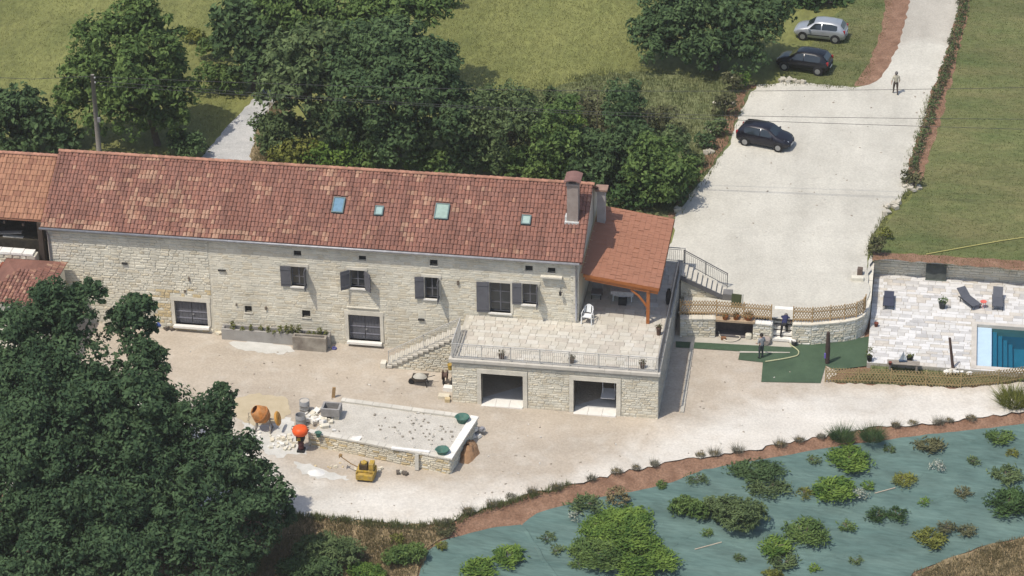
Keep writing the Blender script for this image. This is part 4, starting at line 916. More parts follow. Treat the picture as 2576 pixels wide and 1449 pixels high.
trellis('trellis_fence','brown crisscross trellis fence on the wall left of the garden steps',[(.3,9.75),(nA[0],nA[1]+.42),(sA[0]-.1,sA[1]+.3)],lambda x,y: wt+.05,1.0,.17,mTrel)
cv = [(x-.12*(i > 5),y+.25 if i < 6 else y) for i,(x,y) in enumerate(curve)]
trellis('trellis_fence','brown crisscross trellis fence on the curved wall right of the garden steps',cv[:7],zw,1.0,.17,mTrel)
lf = [L_(2076,961),L_(2240,966),L_(2416,976),L_(2510,968),L_(2590,955),(24.,8.2)]
trellis('trellis_fence','long olive brown trellis fence along the foot of the pool terrace',lf,lambda x,y: zlow(x,y)-.02,.98,.19,mTrel2,limit=300)
# pool terrace
pool_t = thing('pool_terrace','pale stone paved terrace around the swimming pool','terrace',(16,13,0))
PX0,PX1,PY0,PY1 = 18.53,30.,8.06,13.02
b = MB(); b.box(11.95,PX0,7.62,18.66,-.7,-.03); b.box(PX0,PX1,PY1,18.66,-.7,-.03); b.box(PX0,PX1,7.62,PY0,-1.8,-.03); b.build('slab', mConc, pool_t)
mPP = [M('pool_paving_white',(.56,.55,.53),col2=(.62,.61,.59),scale=2,rand=.05), M('pool_paving_grey',(.44,.43,.415),scale=2,rand=.06), M('pool_paving_pale',(.52,.505,.475),scale=2,rand=.05), M('pool_paving_sand',(.50,.465,.41),scale=2,rand=.05)]
pave(pool_t,(11.95,7.62,-.03),(1,0,0),(0,1,0),14.,11.02,[mPP[0],mPP[0],mPP[2],mPP[1],mPP[3]],ws=(.3,.95),hs=(.22,.42),gap=.015,th=.035,limit=300,skip=lambda c: PX0-.2 < c.x and PY0-.2 < c.y < PY1+.2)
b = MB(); b.box(PX0-.32,PX0,PY0-.32,PY1+.32,-.02,.045); b.box(PX0,26,PY0-.32,PY0,-.02,.045); b.box(PX0,26,PY1,PY1+.32,-.02,.045); b.build('pool_coping', mPP[3], pool_t)
pool = thing('swimming_pool','rectangular swimming pool with pale blue steps at its left end','swimming pool',(24,10.5,-.2))
mLin = M('pool_liner',(.09,.29,.38),var=.08,scale=1.); b = MB(); b.box(PX0+.001,PX1,PY0,PY1,-1.75,-1.55); b.box(PX0-.06,PX0-.001,PY0,PY1,-1.7,-.035)
b.box(PX0+.002,PX1,PY1+.002,PY1+.06,-1.7,-.035); b.build('basin', mLin, pool)
mStp = M('pool_step',(.42,.55,.66),var=.05)
for i in range(5):
    x = PX0+.02+(.9 if i else 0)+max(0,i-1)*.34; MB().box(x,x+(.9 if i == 0 else .34)-.002,PY0+.02,PY1-.02,-1.5,-.16-.27*i).build('pool_step', mStp if i == 0 else M('deep_step_'+'abcde'[i],(.12-.008*i,.32-.008*i,.42-.008*i),var=.05), pool)
mW = bpy.data.materials.new('pool_water'); mW.use_nodes = True; n_ = mW.node_tree.nodes; l_ = mW.node_tree.links
tr = n_.new('ShaderNodeBsdfTransparent'); tr.inputs[0].default_value = (.30,.60,.68,1); gl = n_.new('ShaderNodeBsdfGlossy'); gl.inputs[1].default_value = .04; fr_ = n_.new('ShaderNodeFresnel'); fr_.inputs[0].default_value = 1.33
nz = n_.new('ShaderNodeTexNoise'); nz.inputs['Scale'].default_value = 3; bp = n_.new('ShaderNodeBump'); bp.inputs['Strength'].default_value = .5; gg = n_.new('ShaderNodeNewGeometry'); l_.new(gg.outputs['Position'],nz.inputs['Vector'])
l_.new(nz.outputs[0],bp.inputs['Height']); l_.new(bp.outputs[0],gl.inputs['Normal']); mx = n_.new('ShaderNodeMixShader'); l_.new(fr_.outputs[0],mx.inputs[0]); l_.new(tr.outputs[0],mx.inputs[1]); l_.new(gl.outputs[0],mx.inputs[2]); l_.new(mx.outputs[0],n_['Material Output'].inputs[0])
MB().add([(PX0+.93,PY0+.001,-.2),(PX1,PY0+.001,-.2),(PX1,PY1-.001,-.2),(PX0+.93,PY1-.001,-.2)],[(0,1,2,3)]).build('water', mW, pool)
sheet('rough_bank',[L_(2090,962),L_(2416,974),L_(2585,956),(27,8.),(27,7.6),(12.2,7.6),(12.2,7.0)],mRough,lambda x,y: zlow(x,y)+max(0,(y-6.3))*.12,.03,step=.8,box=(9,28,5,9))

# ================================================================ TREES AND HEDGES
fDark = MF('leaf_dark', (.042,.076,.034), (.122,.185,.075), trans=.3)
fMid = MF('leaf_mid', (.055,.1,.032), (.175,.25,.075), trans=.3)
fBright = MF('leaf_bright', (.062,.125,.03), (.215,.31,.065), trans=.3)
fGrey = MF('leaf_grey', (0.0572,0.0896,0.0382), (0.1741,0.2298,0.0964), trans=.3)
fBrown = MF('leaf_brown', (.07,.078,.04), (.18,.175,.09), trans=.3)
fYell = MF('leaf_yellow', (.09,.105,.028), (.26,.27,.065), trans=.3)
fFore = MF('leaf_fore', (.030,.060,.030), (.098,.158,.072), trans=.3)
fDeep = MF('leaf_deep', (0.025,0.0515,0.0204), (0.0955,0.1633,0.0551), trans=.3)
def rough_out(bl):
    """smaller boughs pushing out of the main masses, so that the outline is ragged"""
    out = list(bl)
    for c,q in bl:
        for _ in range(3):
            d = RNG.normal(size=3); d /= np.linalg.norm(d); d[2] = abs(d[2])*.9-.25; f = RNG.uniform(.24,.42); out.append((c+d*q*RNG.uniform(.85,1.08), q*f*np.array([1,1,RNG.uniform(.8,1.4)])))
    return out
def tree(label, base_px, y, lst, mat, dens=34, leaf=.3, ry=.95, squash=.92, group='trees around the farmhouse', trunk=.28, zf=zup, base=None, **k):
    if base is None: q = aty(*base_px, y); base = (q[0], y, zf(q[0], y))
    return plant('tree', label, 'tree', base, rough_out(pblobs([(a,c,y+dy,r) for a,c,dy,r in lst], ry, squash)), mat, dens, leaf, group, trunk, **k)
# two foreground trees
tree('large dense dark green tree in the left foreground reaching up to the farmhouse wall', None, -12.5,
     [(160,800,1,80),(322,822,2,58),(60,860,0,115),(130,745,1,50),(170,950,-1,118),(352,905,0,62),(385,930,0,45),(110,1060,-3,180),(330,1070,-3,150),(20,1000,-2,120),(400,1100,-2,90),(222,742,2,46),(338,792,1.5,52),(366,772,2,30),(100,1130,-5,130),(60,1180,-5,110)],
     fFore, dens=88, leaf=.2, trunk=.45, base=(-31.5,-12.0,-.6), clump=.24, inner=.4)
tree('broad dark green tree filling the lower left corner of the picture', None, -17.5,
     [(510,1065,2,70),(560,1000,2.5,38),(560,1160,1,95),(640,1230,1,80),(690,1290,1.5,48),(450,1250,0,150),(250,1280,-1,180),(70,1300,-1,170),(600,1330,-1,110),(380,1380,-2,160),(150,1420,-3,180),(530,1420,-3,110)],
     fFore, dens=88, leaf=.19, trunk=.42, base=(-28,-19,-2.6), clump=.24, inner=.4)
# trees behind the house
tree('tall round topped tree behind the barn beside the utility pole', (400,392), 27., [(330,55,1,62),(255,105,0,70),(385,105,1,78),(230,190,0,72),(330,190,-1,100),(425,165,1,52),(290,290,-1,85),(195,255,0,55),(395,255,0,62),(445,235,0,48),(430,300,-1,45),(360,20,1,45)], fMid, dens=46, leaf=.26)  # lower right crown masses added so more shade falls beside the lane
tree('low dark bushy tree at the left edge behind the barn roof', (60,400), 25., [(55,275,0,62),(20,330,0,60),(105,330,0,66),(160,350,0,48),(0,270,0,50)], fDark, dens=26, leaf=.34, trunk=.18)
tree('dark tree at the top beside the lane end, left of the big trees', (640,235), 36., [(600,110,0,62),(575,50,0,50),(650,60,1,80),(700,150,0,60),(640,170,-1,50)], fDark, dens=24, leaf=.38)
tree('bright green tree crown at the top centre behind the grey leaved tree', (830,235), 36., [(760,30,0,80),(850,20,1,85),(930,60,0,85),(700,10,0,60),(1010,40,0,75),(1090,10,1,60)], fMid, dens=42, leaf=.27)
tree('grey green willow like tree right of the lane', (800,415), 27., [(745,150,0,78),(700,230,-1,58),(800,120,1,70),(770,240,-1,75),(840,300,-1,60),(720,330,-1,50)], fGrey, dens=26, leaf=.3)
tree('massive dark green tree in the centre behind the roof ridge', (1000,432), 27., [(900,150,1,95),(1000,150,1,100),(1080,180,0,85),(940,240,-1,110),(1050,260,-1,110),(1130,250,0,55),(870,330,-1,70),(1000,345,-2,80),(1100,340,-1,50)], fDark, dens=46, leaf=.26, trunk=.36)
tree('big dark tree at the top right shading the parked cars', (1800,192), 43., [(1650,105,0,66),(1730,60,1,95),(1840,40,1,100),(1905,72,0,74),(1760,130,-1,62),(1860,130,-1,68),(1950,20,1,50),(1690,30,1,70),(1610,70,0,30)], fDark, dens=44, leaf=.26, trunk=.35, inner=.35)
tree('dark rounded tree behind the silver car at the top', (2090,45), 55., [(2060,10,0,60),(2110,25,0,38),(2020,-10,0,50)], fDeep, dens=24, leaf=.36)
tree('loose grey green tree at the meadow edge right of the massive dark tree', (1250,425), 26., [(1230,270,0,52),(1290,250,1,48),(1200,320,-1,48),(1270,330,-1,58),(1330,300,0,46),(1240,390,-1,50)], MATS['leaf_grey'], dens=26, leaf=.22, trunk=.14)
tree('slender fresh green tree rising in the middle of the hedge', (1400,440), 25.5, [(1400,300,0,42),(1430,270,1,34),(1380,350,-1,48),(1425,370,-1,50),(1390,410,-1,46)], fMid, dens=40, leaf=.22, trunk=.13)
tree('narrow upright dark tree right of the bare saplings', (1570,440), 26., [(1565,250,0,34),(1560,300,0,42),(1590,345,-1,48),(1550,370,-1,46),(1600,410,-1,50)], fDark, dens=44, leaf=.22, trunk=.13)
tree('leafy tree behind the canopy roof at the right end of the hedge', (1650,490), 23.5, [(1640,380,0,46),(1680,400,0,44),(1620,430,-1,50),(1690,450,-1,48),(1655,470,-1,52)], fMid, dens=42, leaf=.22, trunk=.13)
tree('bushy tree rising just behind the chimneys', (1490,470), 25., [(1480,380,0,46),(1520,400,0,46),(1460,420,-1,46),(1510,440,-1,52)], fDark, dens=42, leaf=.22, trunk=.13)
def bush(label, u, v, wpx, hpx, mat, zf=None, name='shrub', dens=42, leaf=.22, group=None, clump=.32, n=3, f=up, trunk=.05, aspect=1.5, **k):
    g = f(u,v); s = pxs(g); w = wpx/s; h = hpx/(s*.87); bl = []
    if n == 1: bl = [(np.array([g[0],g[1],g[2]+h*.42]),np.array([w/2,w/2*.85,h*.55]))]
    else:
        for i in range(n): a = (i/(n-1)-.5)*w*.62; bl.append((np.array([g[0]+a,g[1]+random.uniform(-.15,.15)*w,g[2]+h*random.uniform(.38,.52)]),np.array([w*.3,w*.28,h*random.uniform(.4,.55)])))
    return plant(name, label, 'shrub', tuple(g), bl, mat, dens, leaf, group, trunk, clump, aspect=aspect, **k)
G_ = 'hedge bushes behind the roof ridge'
H = [(470,395,90,60,fDark,'dark low bush at the near side of the shaded lane'),(690,410,90,130,fGrey,'grey green bush leaning over the lane edge above the roof'),(745,425,110,75,fYell,'yellow green bush low against the roof ridge'),
     (840,432,120,80,fBright,'bright leafy bush under the willow like tree'),(935,440,100,70,fMid,'mid green bush just left of the dark trunk gap'),(1085,446,110,80,fMid,'mid green bush right of the dark trunk gap'),
     (1190,448,120,90,fDark,'dark bush near the middle of the ridge hedge'),(1165,360,90,95,fBrown,'brownish twiggy bush beside the massive tree'),(1270,330,150,110,fGrey,'wide grey green scrub bush at the meadow edge'),
     (1300,452,130,90,fMid,'mid green bush below the scrub at the ridge'),(1290,400,120,90,fBrown,'brown green scrub between two green bushes'),(1400,390,110,130,fBright,'fresh bright green bush standing out in the hedge'),
     (1395,465,110,80,fMid,'mid green bush left of the chimney cap'),(1490,440,130,110,fDark,'dark bush right behind the chimney'),(1500,345,110,90,fBrown,'brown see-through scrub beneath the bare saplings'),
     (1570,350,80,140,fDark,'narrow dark upright bush near the lot'),(1580,470,140,110,fDark,'dark bush behind the canopy roof corner'),(1660,430,120,110,fGrey,'grey green bush near the lot bank'),
     (1660,510,120,80,fDark,'low dark bush between canopy and lot bank'),(1715,470,80,80,fMid,'green bush at the foot of the lot bank'),(1600,520,110,60,fDeep,'deep green low bush touching the canopy roof'),
     (1650,330,110,70,fBrown,'olive brown scrub below the big dark tree'),(1420,300,90,70,fGrey,'grey green scrub at the meadow edge left of the saplings'),
     (540,150,70,60,fMid,'small green bush in the meadow left of the dark tree'),(560,230,110,70,fMid,'low green bush where the lane meets the meadow'),(490,110,50,40,fYell,'small yellow green bush beside the round topped tree'),(1130,20,60,50,fBrown,'brownish bush at the top edge of the meadow')]
for u,v,wp,hp,mt,lb in H: bush(lb,u,v,wp,hp,mt,dens=60 if mt is not fBrown else 26,leaf=.21 if mt is not fBrown else .19,group=G_)
for i,(u,v,wp,hp,mt,lb) in enumerate([(1842,232,46,50,fBrown,'brown weedy bush at the top of the lot bank'),(1868,222,30,44,fBright,'bright green sapling at the corner of the lot'),(1822,290,52,60,fBrown,'brown weedy bush with pale stalks left of the dark car'),(1800,345,50,45,fGrey,'grey green bush left of the dark car wheel'),
     (1772,375,46,40,fDark,'dark small bush down the lot bank'),(1752,420,40,34,fGrey,'grey bush low on the lot bank above the canopy'),(1730,470,36,40,fMid,'green bush at the lower end of the lot bank')]): bush(lb,u,v,wp,hp,mt,dens=46,leaf=.18,group='bushes on the lot bank')
# saplings with few leaves
for i,(u,v,h) in enumerate([(1452,330,90),(1466,345,110),(1483,340,95),(1500,350,120),(1610,350,95),(1625,360,80)]):
    g = up(u,v); hh = h/(pxs(g)*.87); t = thing('sapling','thin bare sapling standing in the brown scrub','sapling',tuple(g),'bare saplings in the scrub'); b = MB(); top = Vector(g)+Vector((random.uniform(-.4,.4),0,hh))
    b.tube([Vector(g)-Vector((0,0,.1)),Vector(g).lerp(top,.5)+Vector((.06,0,0)),top],[.045,.035,.012],5)
    for k in range(7): p = Vector(g).lerp(top,random.uniform(.4,.95)); b.tube([p,p+Vector((random.uniform(-.5,.5),random.uniform(-.4,.4),random.uniform(.3,.6)))],[.016,.006],4)
    b.build('stem',M('pale_bark',(.24,.2,.15),var=.2),t); V,Fq = leaf_cloud([(np.array(top)-[0,0,hh*.2],np.array([.5,.5,hh*.32]))],7,.2,.3); link('foliage',raw_mesh('foliage',V,Fq,fBrown,off=g),t)
# low hedge down the drive
hedge_line = [(2432,-20),(2424,20),(2416,60),(2404,110),(2390,160),(2374,205),(2358,250),(2342,300),(2326,350),(2310,400),(2298,440)]
k = 0
for (u,v),(u2,v2) in zip(hedge_line,hedge_line[1:]):
    for t in (0,.25,.5,.75):
        uu = u+(u2-u)*t+random.uniform(-4,4)-4; vv = v+(v2-v)*t; bush('young hedge shrub in the brown strip along the white drive',uu,vv,28,15,fGrey if k%3 else fBrown,dens=90,leaf=.11,group='young hedge along the drive',n=1); k += 1
bush('dry grassy clump at the lower end of the young hedge',2292,466,44,36,fBrown,dens=60,leaf=.18)
bush('weedy clump at the corner of the lawn above the wall',2205,640,36,50,fBrown,dens=80,leaf=.14)
bush('small weedy clump on the lawn corner edge',2228,600,30,26,fYell,dens=80,leaf=.14)
for u,v in ((1860,215),(1838,262),(1850,205),(1812,262),(1790,330),(1782,385),(1745,440),(1700,530),(1990,208),(1975,205),(2012,210),(2240,520),(2252,512),(2226,540),(2285,470),(2298,478)):
    g = up(u,v); b = MB(); n_ = random.randint(3,5)
    for i in range(n_): b.obox((g[0]+random.uniform(-.35,.35),g[1]+random.uniform(-.25,.25),g[2]+.1),(random.uniform(.2,.45),random.uniform(.2,.35),random.uniform(.15,.3)),random.random()*3,0,random.uniform(-.3,.3),random.uniform(-.3,.3))
    tag(b.build('white_rocks',M('chalk_rock',(.40,.365,.29),col2=(.48,.45,.38),scale=2,bump=.5),origin=tuple(g)),kind='stuff')
# rough grass as real blades
def scatter(poly_px, f, n, per, h, spread, wd, name, mat, zoff=0.):
    P = np.array(P2(f, poly_px)); lo, hi = P.min(0), P.max(0); pts = []
    def inside(x, y):
        c = False; j = len(P)-1
        for i in range(len(P)):
            if (P[i][1] > y) != (P[j][1] > y) and x < (P[j][0]-P[i][0])*(y-P[i][1])/(P[j][1]-P[i][1])+P[i][0]: c = not c
            j = i
        return c
    zf = zup if f is up else (hz if f is bank else zlow)
    while len(pts) < n:
        x = random.uniform(lo[0],hi[0]); y = random.uniform(lo[1],hi[1])
        if inside(x,y): pts.append((x,y,zf(x,y)+zoff))
    V,Fq = blades(pts,h,per,spread,wd); o = link(name, raw_mesh(name,V,Fq,mat)); tag(o,kind='stuff'); return o
gM = MF('blade_meadow',(.15,.165,.05),(.235,.235,.085),trans=.3,scale=.4); gL = MF('blade_lawn',(.10,.13,.042),(.16,.178,.065),trans=.3,scale=.4); gR = MF('blade_rough',(.11,.135,.05),(.20,.21,.095),trans=.3,scale=.5); gD = MF('blade_dry',(.17,.145,.07),(.31,.25,.14),trans=.3,scale=.6)
scatter([(-80,-30),(600,-30),(620,200),(560,330),(420,410),(-80,410)],up,6500,4,.10,.5,.022,'meadow_tufts',gM)
scatter([(1000,-40),(1640,-40),(1600,190),(1480,215),(1180,240)],up,6500,4,.10,.5,.022,'meadow_tufts',gM)
scatter([(1150,330),(1300,230),(1480,185),(1640,175),(1900,205),(1870,260),(1800,420),(1700,540),(1500,510),(1250,430)],up,3600,6,.32,.4,.025,'rough_grass_tufts',gR)
scatter([(2440,-30),(2420,60),(2360,280),(2300,480),(2205,630),(2205,655),(2640,690),(2640,-40)],up,6500,4,.09,.5,.022,'lawn_tufts',gL)
scatter([(1960,205),(2080,60),(2160,-30),(2240,-30),(2230,60),(2195,140),(2180,210),(2100,215)],up,2000,4,.1,.4,.022,'verge_tufts',gL)
scatter([(640,410),(650,330),(700,240),(720,300),(690,410)],up,250,7,.4,.3,.03,'verge_tufts',gD)
scatter([(700,1300),(900,1318),(1010,1328),(1130,1324),(1150,1335),(1080,1368),(1050,1440),(1000,1480),(560,1480)],bank,1800,8,.28,.35,.025,'dry_grass_tufts',gD,.05)
scatter([(2620,1345),(2480,1380),(2400,1408),(2310,1444),(2260,1480),(2620,1480)],bank,900,8,.22,.3,.025,'dry_grass_tufts',gD,.05)
scatter([(2110,958),(2416,970),(2576,950),(2576,938),(2380,932),(2235,922)],low,500,6,.3,.3,.025,'rough_grass_tufts',gR,.05)
scatter([(740,1292),(900,1306),(1010,1318),(1130,1312),(1190,1284),(1450,1212),(1450,1220),(1190,1296),(1130,1326),(1010,1332),(740,1304)],low,420,8,.3,.2,.022,'edge_weeds',gR)
# lavender row on the gravel edge
lav = MF('lavender_grey',(.12,.115,.08),(.30,.28,.22),trans=.2); b0 = None
ex = [(u,v) for u,v in EDGE_PX if 1080 < u < 2560]
row = []
for (u,v),(u2,v2) in zip(ex,ex[1:]):
    k = max(1,int((u2-u)/46))
    row += [(u+(u2-u)*(i+random.uniform(-.3,.3))/k,v+(v2-v)*i/k+random.uniform(-3,3)) for i in range(k) if random.random() > .12]
for i,(u,v) in enumerate(row):
    if 2085 < u < 2215: continue
    g = low(u,v); c = (g[0]+random.uniform(-.12,.12),g[1]+random.uniform(-.1,.05),g[2]); t = thing('lavender_tuft','small grey lavender tuft in the row along the white gravel edge','lavender',c,'lavender row along the gravel edge')
    V,Fq = blades([c],random.uniform(.2,.48),210,random.uniform(.2,.34),.011,.6); link('flower_stems',raw_mesh('flower_stems',V,Fq,lav,off=c),t)
    V,Fq = leaf_cloud([(np.array(c)+[0,0,.12],np.array(np.array([.25,.22,.12])*random.uniform(.6,1.15)))],260,.06,.4); link('foliage',raw_mesh('foliage',V,Fq,gD if i%3 else lav,off=c),t)
# shrubs planted through the fabric: (u, v of the middle, width, height, leaf, kind, label)
S = [(2134,1150,110,70,fBright,'bright fern like shrub at the upper edge of the fabric'),(1896,1178,170,44,fDark,'long dark prostrate shrub along the upper fabric edge'),(1752,1202,58,30,fGrey,'small flat grey green shrub near the upper left fabric edge'),
 (1730,1276,80,70,fMid,'dense round dark green dome shrub on the fabric'),(1848,1285,130,110,fGrey,'wide feathery grey green shrub right of the dome'),(1930,1222,95,55,fGrey,'silvery feathery shrub below the long dark one'),
 (2098,1229,96,86,fBright,'big lime green leafy shrub in the middle of the fabric'),(2021,1238,40,30,fYell,'small yellow green plant left of the lime green shrub'),(2048,1156,40,30,fGrey,'small olive plant below the brown soil edge'),
 (2026,1336,100,86,fMid,'large spreading green shrub low in the middle'),(1952,1372,76,46,fBright,'light green shrub left of the spreading one'),(1972,1408,68,46,fGrey,'grey feathery plant under the light green shrub'),(1943,1444,50,30,fYell,'yellowish plant cut by the lower frame edge'),
 (2273,1206,60,46,fYell,'yellow green shrub at the end of the pale cane'),(2183,1220,34,26,fBright,'small bright plant beside the white flowers'),(2206,1294,56,52,fDeep,'left one of two touching dark round shrubs'),(2256,1292,54,48,fDeep,'right one of two touching dark round shrubs'),
 (2129,1322,42,46,fMid,'sparse upright green plant left of the twin dark shrubs'),(2342,1352,66,50,fYell,'bright shrub beside the tall brown plant'),(2378,1326,46,88,fBrown,'tall brown green drooping plant at the lower right'),(2430,1332,46,48,fBrown,'brownish sparse plant right of the tall drooping one'),
 (2421,1238,40,34,fBrown,'small brownish plant in the right part of the fabric'),(2322,1262,24,18,fBright,'tiny bright plant above the tall drooping one'),(2448,1158,30,30,fGrey,'small grey green plant at the upper right'),(2533,1192,70,56,fGrey,'grey green shrub above the dark one at the right edge'),
 (2536,1260,100,84,fDeep,'large dark shrub at the right edge of the picture'),(2511,1098,62,34,fMid,'green plant at the upper right fabric corner'),(2335,1118,64,38,fBrown,'reddish brown shrub below the brown soil strip'),(2546,1138,26,20,fYell,'tiny yellow green plant near the right edge'),
 (1860,1402,22,24,fGrey,'tiny plant left of the light green shrub'),(2152,1408,30,22,fGrey,'tiny grey plant low in the middle'),(2048,1428,22,22,fBright,'tiny bright plant near the lower edge'),(1779,1340,18,16,fMid,'tiny dark plant right of the large fern mass'),
 (1560,1316,230,150,fBright,'upper half of the huge green fern like mass'),(1610,1390,210,150,fBright,'lower right part of the huge green fern like mass'),(1500,1380,160,150,fMid,'lower left part of the huge green fern like mass'),(1474,1264,86,38,fGrey,'flat grey green plant at the upper left of the fern mass'),
 (1205,1428,82,74,fBright,'bright yellow green shrub at the lower left of the fabric'),(1282,1396,72,54,fBright,'bright green shrub right of the lowest left one'),(1109,1372,30,34,fYell,'small yellow green plant at the left end of the fabric'),(1376,1352,40,26,fGrey,'creeping plant upper part beside the fabric seam'),(1398,1382,36,24,fGrey,'creeping plant lower part beside the fabric seam'),
 (1120,1330,52,30,fBrown,'brownish plant on the soil left of the fabric'),(1017,1392,86,70,fMid,'green round bush on the dry bank'),(925,1438,80,50,fBright,'light green bush at the lower frame edge'),(833,1376,140,110,fGrey,'grey green conifer like bush beside the foreground tree'),(780,1420,130,90,fDark,'dark bush under the conifer like bush'),
 (1452,1418,44,20,fMid,'low green plant left of the fern mass'),(1665,1220,20,14,fMid,'tiny plant at the upper fabric edge'),(2237,1130,24,22,fGrey,'tiny silvery plant below the twin grass clumps')]
def fronds(c, w, d, h, n, leaf, stem_len):
    """arching sprays of small leaves, loose at the rim"""
    k = 9; a = RNG.uniform(0,2*math.pi,n); rr = np.sqrt(RNG.random(n))*.58*(1+.45*np.sin(a*RNG.integers(2,5)+RNG.uniform(0,6))); st = np.stack([np.cos(a)*rr*w/2,np.sin(a)*rr*d/2,RNG.uniform(.0,.35,n)*h*(1-rr*.6)],1)
    az = a+RNG.normal(size=n)*.7; L = stem_len*RNG.uniform(.5,1.25,n); t = np.linspace(.08,1,k)[None,:]
    x = st[:,0:1]+np.cos(az)[:,None]*L[:,None]*t; y = st[:,1:2]+np.sin(az)[:,None]*L[:,None]*t; z = st[:,2:3]+(h*RNG.uniform(.4,1.0,n)*(1.15-rr))[:,None]*(t*1.7-t*t*1.15)
    p = np.stack([x,y,z],2).reshape(-1,3); p += RNG.normal(size=p.shape)*leaf*.35; m = len(p); p[:,2] = np.maximum(p[:,2],.02)
    dr = np.repeat(np.stack([np.cos(az),np.sin(az),np.zeros(n)],1),k,0); sgn = np.where(RNG.random(m) < .5,-1,1)[:,None]
    tv = dr*.55+np.stack([-dr[:,1],dr[:,0],np.zeros(m)],1)*sgn+np.array([0,0,.15])+RNG.normal(size=(m,3))*.25; tv /= np.linalg.norm(tv,axis=1)[:,None]
    nr = np.array([0,0,1.])+RNG.normal(size=(m,3))*.4; bv = np.cross(nr,tv); bv /= np.linalg.norm(bv,axis=1)[:,None]; s_ = leaf*RNG.uniform(.6,1.3,m)[:,None]
    V = np.stack([p,p+tv*s_*.8-bv*s_*.28,p+tv*s_*1.9,p+tv*s_*.8+bv*s_*.28],1)+np.asarray(c)
    return V.reshape(-1,3), np.arange(m*4).reshape(-1,4)
def sprawl(lb, u, v, wp, hp, mt):
    g = bank(u,v+hp*.12); q = pxs(g); w_ = wp/q; d_ = min(w_*1.1, hp/q/.6); h_ = max(.14,min(.75,hp/q*.32)); t = thing('shrub',lb,'shrub',tuple(g),'shrubs planted in the fabric')
    b = MB()
    for i in range(5): an = random.random()*6.28; b.tube([Vector(g)-Vector((0,0,.05)),Vector(g)+Vector((math.cos(an)*w_*.14,math.sin(an)*d_*.14,h_*.5)),Vector(g)+Vector((math.cos(an)*w_*.3,math.sin(an)*d_*.3,h_*.6))],[.03,.02,.008],4)
    b.build('stem',BARK(),t); lf_ = .15 if wp > 60 else .1; n_ = int(max(20, w_*d_*(36 if mt is not fGrey else 22)))
    V,Fq = fronds(g,w_*.8,d_*.8,h_,n_,lf_,max(.24,min(.8,w_*.36))); link('foliage',raw_mesh('foliage',V,Fq,mt,off=g),t)
for u,v,wp,hp,mt,lb in S:
    if 'bank' not in lb and 'conifer' not in lb and 'frame edge' not in lb and 'dome' not in lb.split(' on ')[0]: sprawl(lb,u,v,wp,hp,mt); continue
    bush(lb,u,v+hp*.28,wp*1.06,hp*.58,mt,f=bank,dens=170 if wp > 60 else 190,leaf=.10 if wp > 60 else .085,n=4 if wp > 60 else 1,clump=.2,aspect=2.8,trunk=.02,group='shrubs planted in the fabric',flat=.8,inner=.4)
fWh = MF('white_flower',(.14,.17,.11),(.5,.51,.45),trans=.1)
for u,v,wp,lb in ((2165,1247,42,'round clump of white flowers beside the lime green shrub'),(2358,1174,40,'loose white flowering plant under the reddish shrub'),(1447,1300,34,'white flowering plant at the left of the fern mass')): bush(lb,u,v+8,wp,wp*.6,fWh,f=bank,dens=110,leaf=.08,n=1,trunk=.02)
bush('beige dried flower clump on top of the fern mass',1555,1262,56,36,gD,f=bank,dens=120,leaf=.12,n=1,trunk=.02)
bush('yellow flowering plant on the dry bank',999,1366,40,22,fYell,f=bank,dens=140,leaf=.1,n=1,trunk=.02)
for u,lb in ((2118,'left dark grass clump of two on the gravel edge'),(2194,'right dark grass clump of two on the gravel edge')):
    g = low(u,1102); t = thing('grass_clump',lb,'ornamental grass',tuple(g)); V,Fq = blades([g],.6,900,.6,.014,.9); link('foliage',raw_mesh('foliage',V,Fq,fDark,off=g),t)
g = low(2550,1012); t = thing('reed_clump','arching green reed like clump at the right edge by the trellis','ornamental grass',tuple(g)); V,Fq = blades([g],.75,900,.85,.022,1.1); link('foliage',raw_mesh('foliage',V,Fq,fYell,off=g),t)
for (a,c,lb) in (((1748,1384),(1815,1366),'thin pale cane lying on the fabric left of the small plants'),((2200,1243),(2252,1229),'thin pale cane lying between white flowers and yellow green shrub')):
    p = bank(*a); q = bank(*c); tag(MB().tube([p+[0,0,.06],q+[0,0,.06]],.03,6).build('cane',M('cane',(.42,.36,.28)),origin=tuple(p)),lb,'cane')

# ================================================================ VEHICLES
ST = [(-1.93,.58,.44,.68,.70,.54),(-1.88,.72,.32,.84,.90,.64),(-1.76,.785,.25,.91,1.06,.635),(-1.46,.815,.2,.935,1.385,.575),(-.85,.828,.2,.92,1.455,.565),(-.1,.83,.2,.90,1.462,.575),
      (.36,.83,.2,.885,1.405,.565),(.98,.822,.2,.865,.985,.66),(1.38,.805,.22,.81,.895,.69),(1.68,.755,.26,.71,.785,.66),(1.85,.64,.32,.58,.65,.56),(1.92,.5,.38,.5,.54,.44)]
def stv(x):
    for a,c in zip(ST,ST[1:]):
        if a[0] <= x <= c[0]: t = (x-a[0])/(c[0]-a[0]); return [p+(q-p)*t for p,q in zip(a,c)]
    return list(ST[0] if x < 0 else ST[-1])
def side_pt(x, z, s, o=.012):
    _,w_,zb,zt,zp_,wt_ = stv(x); t = max(0,(z-zt)/(zp_-zt+1e-6)); return (x, s*(w_*.99+(wt_-w_*.99)*t+o), z)
mTyre = M('tyre_rubber',(.018,.018,.018),rough=.9); mRim = M('alloy_rim',(.36,.36,.36),rough=.4,metal=.6,var=.05); mAuto = M('car_glass',(.018,.025,.03),rough=.05,spec=.7,var=.05)
mRed = M('tail_light_red',(.28,.015,.02),rough=.2); mLamp = M('head_light_glass',(.62,.66,.68),rough=.12,spec=.7); mTrim = M('black_trim',(.02,.02,.022),rough=.6)
